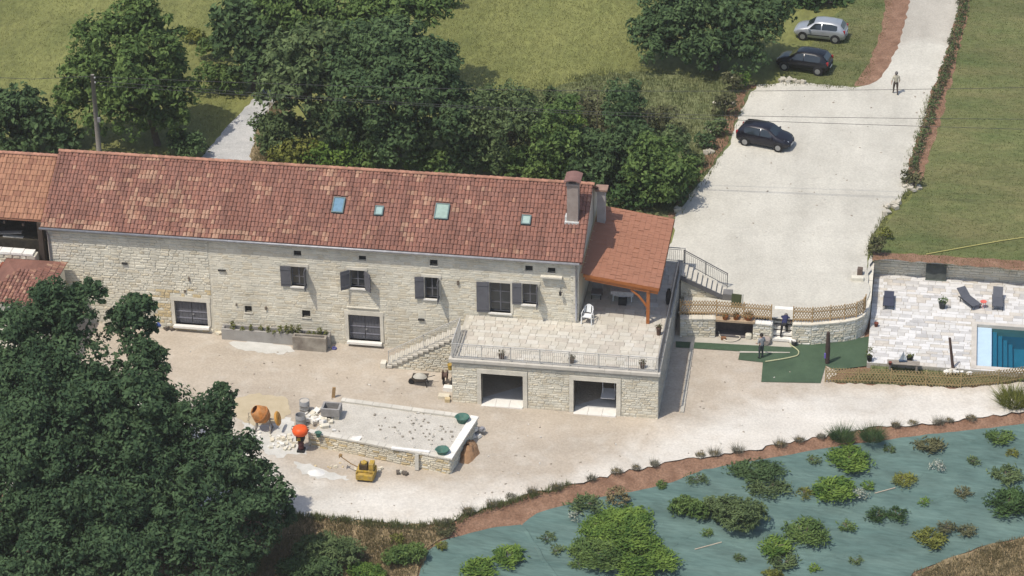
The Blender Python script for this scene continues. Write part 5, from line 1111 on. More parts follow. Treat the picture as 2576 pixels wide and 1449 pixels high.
def car(name, label, loc, rz, paint, strip=True, sc=1.):
    t = thing(name,label,'car',loc,'parked cars',rz,local=True); t.scale = (sc,)*3; b = MB(); rings = []
    for (x,w_,zb,zt,zp_,wt_) in ST:
        half = [(0,zb),(w_*.82,zb),(w_*.97,zb+.1),(w_*1.0,zb+(zt-zb)*.55),(w_*.99,zt),(wt_,zp_),(wt_*.55,zp_+.022),(0,zp_+.03)]
        rings.append([(x,y,z) for y,z in half]+[(x,-y,z) for y,z in half[-2:0:-1]])
    n = len(rings[0]); vs = [p for r in rings for p in r]
    fs = [(k*n+i,k*n+(i+1)%n,(k+1)*n+(i+1)%n,(k+1)*n+i) for k in range(len(rings)-1) for i in range(n)]+[tuple(range(n)),tuple(range((len(rings)-1)*n+n-1,(len(rings)-1)*n-1,-1))]
    b.add(vs,fs); body = b.build('body',paint,t,smooth=True)
    def poly(nm, pts, mt, par=t): return MB().add(pts,[tuple(range(len(pts)))]).build(nm,mt,par)
    poly('windscreen',[(.43,-.535,1.365),(.94,-.615,1.02),(.94,.615,1.02),(.43,.535,1.365)] and [(.445,-.53,1.385),(.955,-.62,1.03),(.955,.62,1.03),(.445,.53,1.385)],mAuto)
    poly('rear_window',[(-1.52,-.53,1.365),(-1.775,-.58,1.09),(-1.775,.58,1.09),(-1.52,.53,1.365)],mAuto)
    for s in (-1,1):
        poly('side_window',[side_pt(x,z,s) for x,z in ((-.12,.955),(.80,.93),(.36,1.33),(.0,1.39),(-.12,1.395))],mAuto)
        poly('side_window',[side_pt(x,z,s) for x,z in ((-1.32,1.02),(-1.2,.965),(-.18,.955),(-.18,1.395),(-.85,1.385),(-1.3,1.30))],mAuto)
        if strip: MB().beam((-.75,s*.838,.52),(.85,s*.838,.5),.02,.06).build('side_strip',mTrim,t)
        m_ = MB(); m_.obox((.72,s*.93,.97),(.1,.16,.12)); m_.build('mirror',paint,t)
        MB().add([(1.45,s*.74,.79),(1.76,s*.66,.66),(1.86,s*.42,.64),(1.80,s*.40,.72),(1.55,s*.62,.845)],[(0,1,2,3,4)]).build('headlight',mLamp,t)
        MB().obox((-1.83,s*.665,.90),(.14,.15,.22)).build('tail_light',mRed,t)
        MB().beam((-.35,s*.842,.80),(-.2,s*.842,.80),.02,.03).build('handle',paint,t)
        for x in (-1.2,1.2):
            a = MB(); a.cyl((x,s*.55,.33),(x,s*.836,.33),.355,.355,18); a.build('wheel_arch',mTrim,t)
            w_ = MB(); w_.cyl((x,s*.62,.30),(x,s*.848,.30),.30,.285,18); wo = w_.build('wheel',mTyre,t)
            r = MB(); r.cyl((x,s*.80,.30),(x,s*.858,.30),.2,.19,14); 
            for k in range(5): q = 2*math.pi*k/5; r.beam((x,s*.862,.30),(x+.18*math.cos(q),s*.862,.30+.18*math.sin(q)),.045,.02,upv=(0,1,0))
            r.build('rim',mRim,wo)
    MB().obox((-1.95,0,.5),(.03,.5,.11)).build('number_plate',M('plate_white',(.6,.6,.58),rough=.4),t); MB().obox((1.935,0,.42),(.03,.5,.11)).build('number_plate',MATS['plate_white'],t)
    MB().obox((1.90,0,.52),(.06,.7,.06)).build('grille',mTrim,t); return t
def paint(nm,c,metal=.3,rough=.25): return M(nm,c,rough=rough,metal=metal,spec=.6,var=.03)
p = up(1925,362); car('parked_car','dark navy hatchback parked alone on the white gravel lot',tuple(p),math.radians(-15.5),paint('navy_paint',(.014,.014,.022)),strip=False)
p = up(2064,94); car('parked_car','silver hatchback parked on the grass beside the big dark tree',tuple(p),math.pi-.12,paint('silver_paint',(.40,.42,.44),metal=.5,rough=.3))
p = up(2022,172); car('parked_car','black hatchback half hidden in the shade of the tree below the silver one',tuple(p),math.pi-.21,paint('black_paint',(.010,.011,.015)),strip=False,sc=1.03)

# ================================================================ PEOPLE
mSkin = M('skin',(.42,.25,.18),rough=.6,var=.05)
def person(label, loc, rz, J, cols, hair, extra=None):
    """J: joint name -> (x, y, z, radius); one continuous skinned body, clothes are regions of it"""
    t = thing('person',label,'person',loc,None,rz,local=True)
    bones = [('pelvis','spine','shirt'),('spine','chest','shirt'),('chest','neck','shirt'),('neck','chin','skin'),('chin','head','skin'),('head','crown','skin')]
    for s in 'lr': bones += [('chest',s+'shoulder','shirt'),(s+'shoulder',s+'elbow','shirt'),(s+'elbow',s+'wrist','skin'),('pelvis',s+'hip','trousers'),(s+'hip',s+'knee','trousers'),(s+'knee',s+'ankle','trousers'),(s+'ankle',s+'toe','shoe')]
    names = list(J); idx = {k:i for i,k in enumerate(names)}
    me = bpy.data.meshes.new('body'); me.from_pydata([J[k][:3] for k in names],[(idx[a],idx[c]) for a,c,_ in bones],[])
    o = bpy.data.objects.new('body',me); COL.objects.link(o); sk = o.modifiers.new('skin','SKIN'); sb = o.modifiers.new('sub','SUBSURF'); sb.levels = 1; sb.render_levels = 1
    for k in names:
        sv = me.skin_vertices[0].data[idx[k]]; sv.radius = (J[k][3],J[k][3]*(.72 if k in ('chest','spine','pelvis') else 1)); sv.use_root = k == 'pelvis'
    dg = bpy.context.evaluated_depsgraph_get(); m2 = bpy.data.meshes.new_from_object(o.evaluated_get(dg)); o.modifiers.clear(); o.data = m2; m2.name = 'body'; bpy.data.meshes.remove(me)
    o.parent = t; OFF[o.name] = Vector(); kinds = ['skin','shirt','trousers','shoe']
    m2.materials.clear()
    for kd in kinds: m2.materials.append(mSkin if kd == 'skin' else cols[kd])
    S_ = [(Vector(J[a][:3]),Vector(J[c][:3]),kinds.index(kd)) for a,c,kd in bones]
    for f in m2.polygons:
        c = f.center; best = 9
        for a,q,kd in S_:
            d = q-a; tt = min(1,max(0,(c-a).dot(d)/d.length_squared)); dist = (c-a-d*tt).length
            if dist < best: best = dist; f.material_index = kd
        f.use_smooth = True
    hd = Vector(J['head'][:3]); fw = (Vector(J['toe_dir'][:3]) if 'toe_dir' in J else Vector((0,1,0)))
    h_ = MB(); h_.lathe([(.02,.125),(.07,.105),(.105,.05),(.112,-.01),(.104,-.06)],hd-Vector((0,.018,-.025)),12); h_.build('hair',hair,t,smooth=True)
    fc = MB(); fc.obox(hd+Vector((0,.108,-.02)),(.025,.03,.04),0,0,-.3)
    for s in (-1,1): fc.obox(hd+Vector((s*.035,.098,.01)),(.022,.012,.012),0,1); fc.obox(hd+Vector((s*.1,0,-.01)),(.02,.04,.055),0,0)
    fc.obox(hd+Vector((0,.095,-.065)),(.045,.012,.012),0,1); fc.build('face',[mSkin,M('dark_feature',(.06,.03,.025))],t)
    for s in 'lr':                        # palm, four unequal bent fingers and a thumb from the side of the palm
        wv = Vector(J[s+'wrist'][:3]); d = (wv-Vector(J[s+'elbow'][:3])).normalized(); sd = d.cross(Vector((0,1,0)) if abs(d.y) < .8 else Vector((1,0,0))).normalized(); up_ = sd.cross(d); hb = MB()
        hb.beam(wv-d*.01,wv+d*.09,.03,.08,upv=up_)
        for k,l in enumerate((.07,.08,.075,.058)): a = wv+d*.088+up_*(.03-.02*k); hb.tube([a,a+d*l*.55,a+d*l*.9+sd*.022],[.0095,.009,.007],5)
        a = wv+d*.03+up_*.04; hb.tube([a,a+d*.03+up_*.025,a+d*.062+up_*.03],[.011,.01,.008],5); hb.build('hand',mSkin,t,smooth=True)
    return t
def std(**k):
    J = dict(pelvis=(0,0,.96,.15),spine=(0,0,1.12,.145),chest=(0,.01,1.32,.165),neck=(0,.02,1.47,.062),chin=(0,.035,1.55,.07),head=(0,.04,1.62,.1),crown=(0,.035,1.70,.075),
             lshoulder=(-.19,0,1.40,.07),lelbow=(-.26,-.02,1.13,.048),lwrist=(-.27,.08,.90,.034),rshoulder=(.19,0,1.40,.07),relbow=(.26,-.02,1.13,.048),rwrist=(.27,.08,.90,.034),
             lhip=(-.1,0,.88,.105),lknee=(-.11,.03,.5,.07),lankle=(-.12,-.01,.09,.048),ltoe=(-.13,.16,.045,.045),rhip=(.1,0,.88,.105),rknee=(.11,.03,.5,.07),rankle=(.12,-.01,.09,.048),rtoe=(.13,.16,.045,.045)); J.update(k); return J
mBeige = M('beige_shirt',(.40,.37,.29),var=.1); mBrTr = M('brown_trousers',(.075,.055,.045),var=.1); mBlk = M('dark_shoe',(.03,.03,.03)); mNavy = M('navy_sweater',(.025,.028,.075),var=.15); mDkTr = M('dark_trousers',(.028,.028,.03),var=.15); mGryS = M('grey_shirt',(.25,.26,.27),var=.1)
hDark = M('dark_hair',(.025,.02,.018)); hGrey = M('grey_hair',(.14,.13,.125))
p = up(2252,237); person('walker in a beige shirt and brown trousers on the white drive',tuple(p),.2,std(lelbow=(-.29,-.06,1.12,.048),lwrist=(-.3,-.02,.88,.034),rwrist=(.28,.16,.92,.034),rankle=(.12,-.22,.12,.048),rknee=(.11,-.04,.5,.07),rtoe=(.13,-.06,.045,.045),lknee=(-.11,.12,.5,.07),lankle=(-.12,.14,.09,.048),ltoe=(-.13,.32,.045,.045)),dict(shirt=mBeige,trousers=mBrTr,shoe=mBlk),hGrey)
fx = low(1969,862)[0]; fy = sA[1]+.2; zs = zlow(fx,fy)+.26
person('person in a navy sweater and dark trousers bending forward on the garden steps',(fx,fy,zs),-.12,
       std(pelvis=(0,.12,.98,.155),spine=(0,.3,1.1,.15),chest=(0,.5,1.2,.17),neck=(0,.66,1.22,.062),chin=(0,.72,1.2,.07),head=(0,.78,1.18,.1),crown=(0,.86,1.2,.075),
           lshoulder=(-.2,.5,1.24,.07),lelbow=(-.28,.58,.98,.048),lwrist=(-.2,.72,.78,.034),rshoulder=(.2,.5,1.24,.07),relbow=(.34,.56,1.0,.048),rwrist=(.3,.68,.76,.034),
           lhip=(-.1,.1,.9,.11),lknee=(-.14,.1,.5,.07),lankle=(-.16,-.02,.09,.048),ltoe=(-.17,.15,.045,.045),rhip=(.1,.1,.9,.11),rknee=(.16,.36,.66,.07),rankle=(.17,.3,.33,.048),rtoe=(.18,.46,.285,.045)),
       dict(shirt=mNavy,trousers=mDkTr,shoe=mBlk),hGrey)
p = low(1914,903); p[2] += .05; person('dark haired person in a grey shirt standing on the green turf by the hose',tuple(p),.7,std(lwrist=(-.2,.22,1.02,.034),rwrist=(.2,.24,1.05,.034),lelbow=(-.27,.0,1.12,.048)),dict(shirt=mGryS,trousers=M('slate_trousers',(.04,.05,.055),var=.1),shoe=mBlk),hDark)

# ================================================================ POLE AND WIRES
PY_ = 21.6; pt = Vector(aty(232,188,PY_)); pb = aty(250,388,PY_); pb = np.array(pt)+(pb-np.array(pt))*((pt.z-zup(pt.x,PY_))/(pt.z-pb[2])); mPole = M('grey_pole_wood',(.22,.20,.175),var=.15,scale=6)
pl = thing('utility_pole','weathered grey utility pole behind the long roof at the left','utility pole',tuple(pb)); b = MB(); b.tube([Vector(pb)-Vector((0,0,.4)),Vector(pb).lerp(pt,.5),pt],[.19,.165,.13],10); b.build('pole',mPole,pl,smooth=True)
for z in (-.25,-.6): MB().lathe([(.03,0),(.06,.04),(.06,.1),(.03,.14)],tuple(pt+Vector((.17,-.05,z))),8).build('insulator',M('insulator',(.4,.4,.38),rough=.3),pl)
MB().box(pt.x+.1,pt.x+.3,pt.y-.2,pt.y-.02,pt.z-3.4,pt.z-3.1).build('junction_box',mLead,pl)
mWire = M('wire',(.05,.05,.05))
for i,(v1,lb) in enumerate(((220,'uppermost overhead wire crossing the head of the gravel lot'),(300,'middle overhead wire crossing above the dark car'),(326,'lowest overhead wire passing just above the dark car'))):
    q = Vector(aty(2600,v1,24.)); a = pt+Vector((.15,0,-.15-.3*i)); pts = [a.lerp(q,k/14)-Vector((0,0,1.0*math.sin(math.pi*k/14)*(.6,.75,.4)[i])) for k in range(15)]; qq = q+(q-pts[-2])*3; tag(MB().tube(pts+[qq],.016,4).build('overhead_wire',mWire,origin=tuple(a)),lb,'wire')
a = pt+Vector((0,0,-.1)); q = Vector(aty(-60,193,27.)); tag(MB().tube([a,a.lerp(q,.5)-Vector((0,0,.2)),q],.018,4).build('overhead_wire',mWire,origin=tuple(a)),'overhead wire running left from the utility pole','wire')

# ================================================================ THINGS IN THE YARD
def low3(u,v,dz=0.): p = low(u,v); p[2] += dz+.012; return p
mGrnP = M('green_plastic',(.03,.12,.095),col2=(.09,.16,.13),rough=.7,scale=4); mGalv = M('galvanised',(.28,.285,.29),rough=.5,metal=.3,var=.15); mOr = M('orange_paint',(.52,.20,.045),col2=(.42,.22,.10),rough=.7,scale=3,wear=.3,wscale=4); mYel = M('yellow_paint',(.50,.33,.04),col2=(.34,.24,.08),rough=.7,scale=4,wear=.35,wscale=5)
# concrete mixer
p = low3(664,1082); cm = thing('concrete_mixer','orange concrete mixer with round drum standing on the yard near the tree','concrete mixer',tuple(p)); P = Vector(p)
b = MB()
for x in (-.42,.42): b.beam(P+Vector((x,-.32,0)),P+Vector((x*.75,0,.72)),.06,.06); b.beam(P+Vector((x,.32,0)),P+Vector((x*.75,0,.72)),.06,.06); b.beam(P+Vector((x,-.32,.05)),P+Vector((x,.32,.05)),.05,.05)
b.beam(P+Vector((-.42,0,.72)),P+Vector((.55,0,.72)),.07,.07); b.build('stand',M('dusty_steel',(.27,.25,.22),var=.2),cm)
d = MB(); prof = [(.02,-.42),(.3,-.4),(.46,-.15),(.47,.1),(.36,.35),(.26,.5),(.24,.5),(.34,.33)]; tmp = MB().lathe(prof,(0,0,0),20); A = Matrix.Rotation(-.75,4,'Y') @ Matrix.Rotation(.25,4,'X')
d.add([A @ Vector(v)+P+Vector((-.1,0,.95)) for v in tmp.v],tmp.f); d.build('drum',mOr,cm,smooth=True)
d = MB(); d.lathe([(.46,-.03),(.5,-.03),(.5,.04),(.46,.04)],(0,0,0),20); b2 = MB(); b2.add([A @ Vector(v)+P+Vector((-.1,0,.95)) for v in d.v],d.f); b2.build('drum_band',M('dusty_orange',(.46,.2,.07),var=.2),cm)
w_ = MB(); tmp = MB().lathe([(.04,-.05),(.36,-.06),(.4,0),(.36,.06),(.04,.05)],(0,0,0),18); B = Matrix.Rotation(math.pi/2-.25,4,'Y'); w_.add([B @ Vector(v)+P+Vector((.78,0,.78)) for v in tmp.v],tmp.f); w_.build('motor_housing',M('amber_paint',(.52,.26,.05),var=.2,rough=.5),cm,smooth=True)
b = MB(); b.tube([P+Vector((-.75,-.1,.35)),P+Vector((-.75,-.1,1.05)),P+Vector((-.5,0,1.0))],.022,6); b.lathe([(.2,-.02),(.24,0),(.2,.02)],P+Vector((-.75,-.1,.7)),14,0,.25,1.); b.build('tipping_wheel',MATS['dusty_steel'],cm)
cm.scale = (1.12,)*3
# drums
for (u,v,h,lb,top) in ((767,1037,.82,'taller grey metal drum with a pale lid behind the raised bed','lid'),(757,1070,.74,'open grey metal drum beside the raised bed corner','open')):
    p = low3(u,v); t = thing('metal_drum',lb,'drum',tuple(p),'metal drums by the mixer'); r = .3; b = MB()
    b.lathe([(r,0),(r,h*.32),(r+.015,h*.34),(r,h*.36),(r,h*.64),(r+.015,h*.66),(r,h*.68),(r,h),(r-.02,h+.01),(r-.03,h-.02),(r-.03,.3)],p,18); b.build('drum_wall',mGalv,t,smooth=True)
    MB().lathe([(0,h-.03 if top == 'lid' else .35),(r-.03,h-.03 if top == 'lid' else .35)],p,18).build('lid' if top == 'lid' else 'mortar_fill',M('pale_lid',(.42,.39,.34)) if top == 'lid' else M('dry_mortar',(.24,.22,.2)),t)
# orange tub on dark tamper
p = low3(758,1134); tp = thing('tamping_rammer','upright dark tamping rammer with a bright orange round top and yellow label','tamping rammer',tuple(p)); P = Vector(p)
MB().obox(P+Vector((0,0,.05)),(.36,.42,.1)).build('foot_plate',mTrim,tp); b = MB(); b.lathe([(.13,.1),(.15,.2),(.13,.3),(.15,.4),(.13,.5),(.15,.58),(.13,.66)],p,12); b.build('bellows',M('dark_red_rubber',(.075,.03,.03)),tp)
MB().obox(P+Vector((0,0,.78)),(.38,.34,.28)).build('engine_block',mTrim,tp); MB().obox(P+Vector((-.05,-.185,.76)),(.17,.02,.16)).build('yellow_label',mYel,tp)
b = MB(); b.lathe([(.2,.92),(.35,1.0),(.4,1.16),(.35,1.3),(.2,1.38),(0,1.4)],p,16); b.build('orange_tank',M('signal_orange',(.72,.10,.02),rough=.45,var=.15),tp,smooth=True)
b = MB(); b.tube([P+Vector((-.2,0,1.0)),P+Vector((-.42,0,1.2)),P+Vector((-.42,.1,1.3)),P+Vector((.42,.1,1.3)),P+Vector((.42,0,1.2)),P+Vector((.2,0,1.0))],.02,6); b.build('handle',mTrim,tp)
tp.scale = (1.2,)*3
# stone basin
p = at(835,1046,zp); sb_ = thing('stone_basin','square grey stone basin standing on blocks behind the raised bed','stone basin',tuple(p)); P = Vector(p); bw_,bd,bh = 1.1,.85,.5; z0 = P.z+.2; b = MB()
for a in ((-bw_/2,bw_/2,-bd/2,-bd/2+.12),(-bw_/2,bw_/2,bd/2-.12,bd/2),(-bw_/2,-bw_/2+.12,-bd/2+.12,bd/2-.12),(bw_/2-.12,bw_/2,-bd/2+.12,bd/2-.12)): b.box(P.x+a[0],P.x+a[1],P.y+a[2],P.y+a[3],z0,z0+bh)
b.build('basin_wall',M('grey_basin',(.22,.21,.20),col2=(.30,.29,.28),scale=3),sb_); MB().box(P.x-bw_/2+.12,P.x+bw_/2-.12,P.y-bd/2+.12,P.y+bd/2-.12,z0,z0+.1).build('basin_floor',MATS['dark_soil'],sb_)
for x in (-.35,.35): MB().box(P.x+x-.14,P.x+x+.14,P.y-.35,P.y+.35,P.z,z0).build('support_block',mDress,sb_)
p = low3(840,1000); tag(MB().obox(Vector(p)+Vector((0,0,.32)),(.2,.12,.75),.2,ry=.12).build('timber_post',M('short_timber',(.30,.2,.1),var=.2),origin=tuple(p)),'short brown timber stump standing behind the stone basin','timber post')
# tubs
def tub(u,v,z,r,h,label):
    p = at(u,v,z) if z is not None else low3(u,v); t = thing('mortar_tub',label,'tub',tuple(p),'green plastic tubs'); b = MB(); b.lathe([(r*.72,0),(r*.95,h*.9),(r*1.04,h*.95),(r*1.04,h),(r*.93,h),(r*.7,.04),(0,.04)],p,20); b.build('tub_wall',mGrnP,t,smooth=True)
    hb = MB()
    for s in (-1,1): hb.obox((p[0]+s*r*1.05,p[1],p[2]+h*.86),(.05,.2,.04))
    hb_ = hb; 
    for s in (-1,1): MB().obox((p[0]+s*r*1.05,p[1],p[2]+h*.86),(.05,.2,.04)).build('grip',mGrnP,t)
    return t
tub(1163,1060,zp,.40,.34,'round green tub at the back right corner of the raised bed'); tub(1113,1142,zp,.38,.34,'round green tub at the front right corner of the raised bed'); tub(801,1098,zp,.17,.3,'small green bucket at the left corner of the raised bed')
p = at(1033,1134,zp+.05); tag(MB().obox(p+np.array([0,0,.05]),(2.25,.2,.1),-.055).build('white_post',M('white_plastic',(.70,.69,.66),rough=.5,var=.04),origin=tuple(p)),'long white post lying on the front edge of the raised bed','post')
p = at(893,1106,zp+.02); b = MB(); b.add([p+np.array(q) for q in ((-.45,-.1,0),(.25,-.3,.02),(.42,.1,.25),(-.2,.3,.03),(.05,.02,.2))],[(0,1,4),(1,2,4),(2,3,4),(3,0,4)]); tag(b.build('white_sheet',M('white_sheet',(.66,.64,.6),var=.05),origin=tuple(p)),'crumpled white sheet lying on the front left of the raised bed','sheet')
for (u,v,lb) in ((1203,1088,0),): 
    p = low3(u,v+6); t = thing('stone_pile','grey and white blocks piled at the right rear corner of the raised bed','pile',tuple(p))
    for i in range(7): MB().obox(p+np.array([random.uniform(-.25,.25),random.uniform(-.35,.35),.1+.16*(i%3)]),(.3,.22,.17),random.random()*3,0,random.uniform(-.3,.3)).build('block',M('block_grey',(.22,.22,.24),var=.2) if i%2 else mWhite,t)
# rubble lying about: each heap one thing
def rubble(label,u,v,n,sx,sy,smin,smax,mats,z=None):
    p = low3(u,v) if z is None else at(u,v,z); t = thing('stone_heap',label,'stones',tuple(p))
    for i in range(n):
        s = random.uniform(smin,smax); q = p+np.array([random.gauss(0,sx),random.gauss(0,sy),s*.3]); MB().obox(q,(s*random.uniform(1,1.7),s,s*.7),random.random()*3,0,random.uniform(-.3,.3),random.uniform(-.3,.3)).build('stone',random.choice(mats),t)
rubble('loose pale stones heaped between the drums and the raised bed',792,1052,22,.5,.35,.12,.32,[mSt[0],mSt[1],mWhite]); rubble('flat stones lying on the left end of the raised bed',812,1066,14,.4,.35,.12,.3,[mSt[0],mWhite],zp)
rubble('rubble stones scattered left of the orange rammer',722,1112,26,.75,.5,.08,.24,[mSt[0],mSt[2],mWhite]); rubble('small stones strewn on the white dust below the mixer',680,1110,20,.7,.6,.05,.14,[mSt[1],mWhite])
rubble('low stones along the front foot of the raised bed',900,1180,16,1.3,.12,.08,.2,[mSt[2],mSt[3]]); rubble('dark and pale stones at the foot of the leaning slab',1010,1192,6,.25,.1,.12,.24,[mSt[1],M('dark_stone',(.1,.085,.07),var=.3)])
rubble('stones beside the first basement door',547,838,6,.12,.25,.14,.3,[mSt[1],mSt[0],mSt[2]]); rubble('dark boulders near the left basement door',428,828,4,.18,.1,.2,.32,[M('dark_stone',(.1,.085,.07),var=.3),mSt[1]])
p = low3(795,1190); b = MB(); b.lathe([(.42,0),(.28,.08),(.12,.18),(0,.21)],p,9,0,1.3,.9); tag(b.build('lime_heap',M('lime_powder',(.68,.67,.64),var=.05,bump=.5),smooth=True,origin=tuple(p)),'small heap of white lime powder spilt on the yard','heap'); 
# roller
p = low3(922,1200); rl = thing('vibrating_roller','yellow walk behind vibrating roller with long handle in front of the raised bed','roller',tuple(p),None); P = Vector(p); AX = Vector((math.cos(-.08),math.sin(-.08),0))
for dy in (-.28,.34): MB().cyl(P+Vector((-.42,dy,.21)),P+Vector((.42,dy-.05,.21)),.21,.21,16).build('drum',M('worn_steel_yellow',(.36,.24,.06),var=.25),rl,smooth=True)
b = MB(); b.box(P.x-.48,P.x-.42,P.y-.42,P.y+.45,P.z+.12,P.z+.5); b.box(P.x+.42,P.x+.48,P.y-.45,P.y+.42,P.z+.12,P.z+.5); b.box(P.x-.44,P.x+.44,P.y-.55,P.y-.45,P.z+.15,P.z+.42); b.box(P.x-.44,P.x+.44,P.y-.3,P.y+.4,P.z+.44,P.z+.52); b.build('frame',mYel,rl)
MB().obox(P+Vector((-.12,.02,.68)),(.42,.42,.3)).build('engine',M('engine_dark',(.07,.05,.03),var=.3),rl); MB().obox(P+Vector((.3,.02,.72)),(.24,.5,.36)).build('fuel_tank',mYel,rl); b = MB(); b.lathe([(.16,0),(.17,.1),(.1,.16),(0,.17)],P+Vector((-.1,.0,.82)),12); b.build('air_filter',mYel,rl)
b = MB(); 
for dz in (.02,): b.tube([P+Vector((-.45,.1,.5)),P+Vector((-.85,.2,.62)),P+Vector((-1.45,.38,.92))],.026,6)
b.tube([P+Vector((-1.45,.2,.92)),P+Vector((-1.48,.56,.94))],.025,6); b.build('handle',M('rusty_handle',(.22,.14,.06),var=.2),rl); MB().obox(P+Vector((-1.42,.38,.96)),(.16,.16,.09)).build('control_box',MATS['rusty_handle'],rl)
rl.scale = (1.1,)*3
# wheelbarrow
p = low3(1058,968); wb = thing('wheelbarrow','wheelbarrow heaped with pale grey sand in front of the stairs','wheelbarrow',tuple(p)); P = Vector(p); b = MB()
b.add([P+Vector(q) for q in ((-.25,-.2,.28),(.3,-.2,.28),(.3,.2,.28),(-.25,.2,.28),(-.5,-.33,.58),(.48,-.36,.62),(.48,.36,.62),(-.5,.33,.58))],[(3,2,1,0),(0,1,5,4),(1,2,6,5),(2,3,7,6),(3,0,4,7)]); b.build('tray',M('barrow_dark',(.10,.085,.07),var=.2),wb)
b = MB(); b.lathe([(.38,.55),(.25,.72),(0,.85)],P+Vector((-.02,0,0)),12,0,1.15,.85); b.build('sand_load',M('grey_sand',(.42,.40,.345)),wb,smooth=True)
b = MB(); b.cyl(P+Vector((-.55,-.05,.19)),P+Vector((-.55,.05,.19)),.19,.19,14); b.build('wheel',mTyre,wb)
for s in (-1,1): MB().tube([P+Vector((-.55,s*.09,.2)),P+Vector((.1,s*.24,.3)),P+Vector((.85,s*.3,.55))],.022,6).build('handle',mTrim,wb); MB().beam(P+Vector((.35,s*.25,.38)),P+Vector((.42,s*.26,0)),.04,.04).build('leg',mTrim,wb)
# hose cart with yellow bucket
p = low3(1124,966); hc = thing('hose_cart','brown wheeled hose reel cart standing at the left corner of the terrace','hose cart',tuple(p)); P = Vector(p)
for x in (-.22,.3): b = MB(); b.cyl(P+Vector((x,-.02,.26)),P+Vector((x+.07,-.02,.26)),.26,.26,16); b.build('wheel',mTyre,hc)
tmp = MB().lathe([(.1,-.16),(.3,-.16),(.3,-.12),(.16,-.1),(.16,.1),(.3,.12),(.3,.16),(.1,.16)],(0,0,0),16); b = MB(); b.add([Matrix.Rotation(math.pi/2,4,'Y') @ Vector(v)+P+Vector((-.1,0,.62)) for v in tmp.v],tmp.f); b.build('reel',M('brown_plastic',(.11,.07,.055),var=.2),hc)
b = MB()
for x in (-.24,.3): b.beam(P+Vector((x,.1,.1)),P+Vector((x,.2,1.1)),.04,.04)
b.beam(P+Vector((-.24,.2,1.1)),P+Vector((.3,.2,1.1)),.04,.04); b.build('frame',M('pale_frame',(.5,.48,.43)),hc)
b = MB(); b.lathe([(.13,0),(.17,.34),(.18,.36),(.15,.36),(.12,.03),(0,.03)],P+Vector((.22,.1,.98)),14); tag(b.build('yellow_bucket',mYel,smooth=True,origin=tuple(P+Vector((.22,.1,.98)))),'bright yellow bucket on the hose cart at the terrace corner','bucket')
for (u,v,sz,lb,mt) in ((1129,982,(.62,.4,.26),'white cut stone block beside the terrace corner',mWhite),(1117,1001,(.66,.4,.2),'buff cut stone block in front of the white block',mSt[2]),(1126,1010,(.3,.3,.22),'small ochre stone at the foot of the terrace corner',mSt[3]),(2157,704,(.75,.4,.22),'long low stone block at the edge of the lot by the wall',mSt[1]),(2163,690,(.32,.35,.45),'dark brown stone standing on the lot by the wall',M('brown_stone',(.13,.095,.075),var=.2))):
    p = low3(u,v) if v > 800 else up(u,v); tag(MB().obox(p+np.array([0,0,sz[2]/2]),sz,random.uniform(-.1,.1)).build('stone_block',mt,origin=tuple(p)),lb,'stone block')
p = low3(402,822); b = MB(); b.lathe([(.12,0),(.24,.1),(.27,.26),(.2,.44),(.06,.52),(0,.52)],p,14); tag(b.build('blue_sack',M('blue_plastic',(.05,.09,.28),rough=.5,var=.2),smooth=True,origin=tuple(p)),'bulging blue plastic sack near the left basement door','sack')
p = low3(841,878); b = MB(); b.lathe([(.14,0),(.17,.05),(.14,.1),(.1,.1),(.08,.04)],p,14); tag(b.build('blue_hose_coil',M('blue_hose',(.08,.08,.24)),smooth=True,origin=tuple(p)),'small blue coil lying beside the stone tank','hose coil')

# ================================================================ THINGS ON THE TERRACE
mWP = M('white_chair_plastic',(.74,.75,.74),rough=.35,var=.02)
def plastic_chair(loc, rz, label):
    t = thing('garden_chair',label,'chair',tuple(loc),None,rz,local=True); b = MB()
    b.add([(-.23,-.24,.44),(.23,-.24,.44),(.21,.2,.42),(-.21,.2,.42),(-.23,-.24,.40),(.23,-.24,.40),(.21,.2,.38),(-.21,.2,.38)],[(0,1,2,3),(7,6,5,4),(0,4,5,1),(1,5,6,2),(2,6,7,3),(3,7,4,0)]); b.build('seat',mWP,t)
    b = MB(); N = 9; a = [((-.25+.5*i/(N-1)), .22+.05*math.sin(math.pi*i/(N-1))) for i in range(N)]
    lo = [(x,y,.46) for x,y in a]; hi = [(x*.96,y+.1,.70+.2*math.sin(math.pi*(i+.8)/(N+.6))) for i,(x,y) in enumerate(a)]
    b.add(lo+hi,[(i,i+1,N+i+1,N+i) for i in range(0,N-1) if i not in (1,6)]); b.tube(hi,.022,6); b.build('backrest',mWP,t)
    for s in (-1,1): MB().tube([(s*.28,-.25,.0),(s*.27,-.24,.64),(s*.27,.05,.66),(s*.25,.28,.7)],.026,6).build('armrest',mWP,t)
    for s in (-1,1): MB().beam((s*.25,.2,.42),(s*.27,.3,0),.05,.05).build('leg',mWP,t); MB().beam((s*.27,-.23,.42),(s*.28,-.26,0),.055,.05).build('leg',mWP,t)
    return t
p = at(1478,810,TZ+.01); c_ = plastic_chair(p,-.12,'white plastic armchair at the house corner on the terrace'); c_.scale = (1.12,1.12,1.12)
def table(u,v,w_,d_,label,cloth=True):
    p = at(u,v,TZ); t = thing('garden_table',label,'table',tuple(p)); P = Vector(p); MB().box(P.x-w_/2,P.x+w_/2,P.y-d_/2,P.y+d_/2,P.z+.7,P.z+.74).build('table_top',mWP,t)
    for a in (-1,1):
        for c in (-1,1): MB().beam(P+Vector((a*(w_/2-.08),c*(d_/2-.08),0)),P+Vector((a*(w_/2-.1),c*(d_/2-.1),.7)),.05,.05).build('leg',mWP,t)
    return P
P = table(1567,752,1.3,.8,'white garden table in the shade under the canopy')
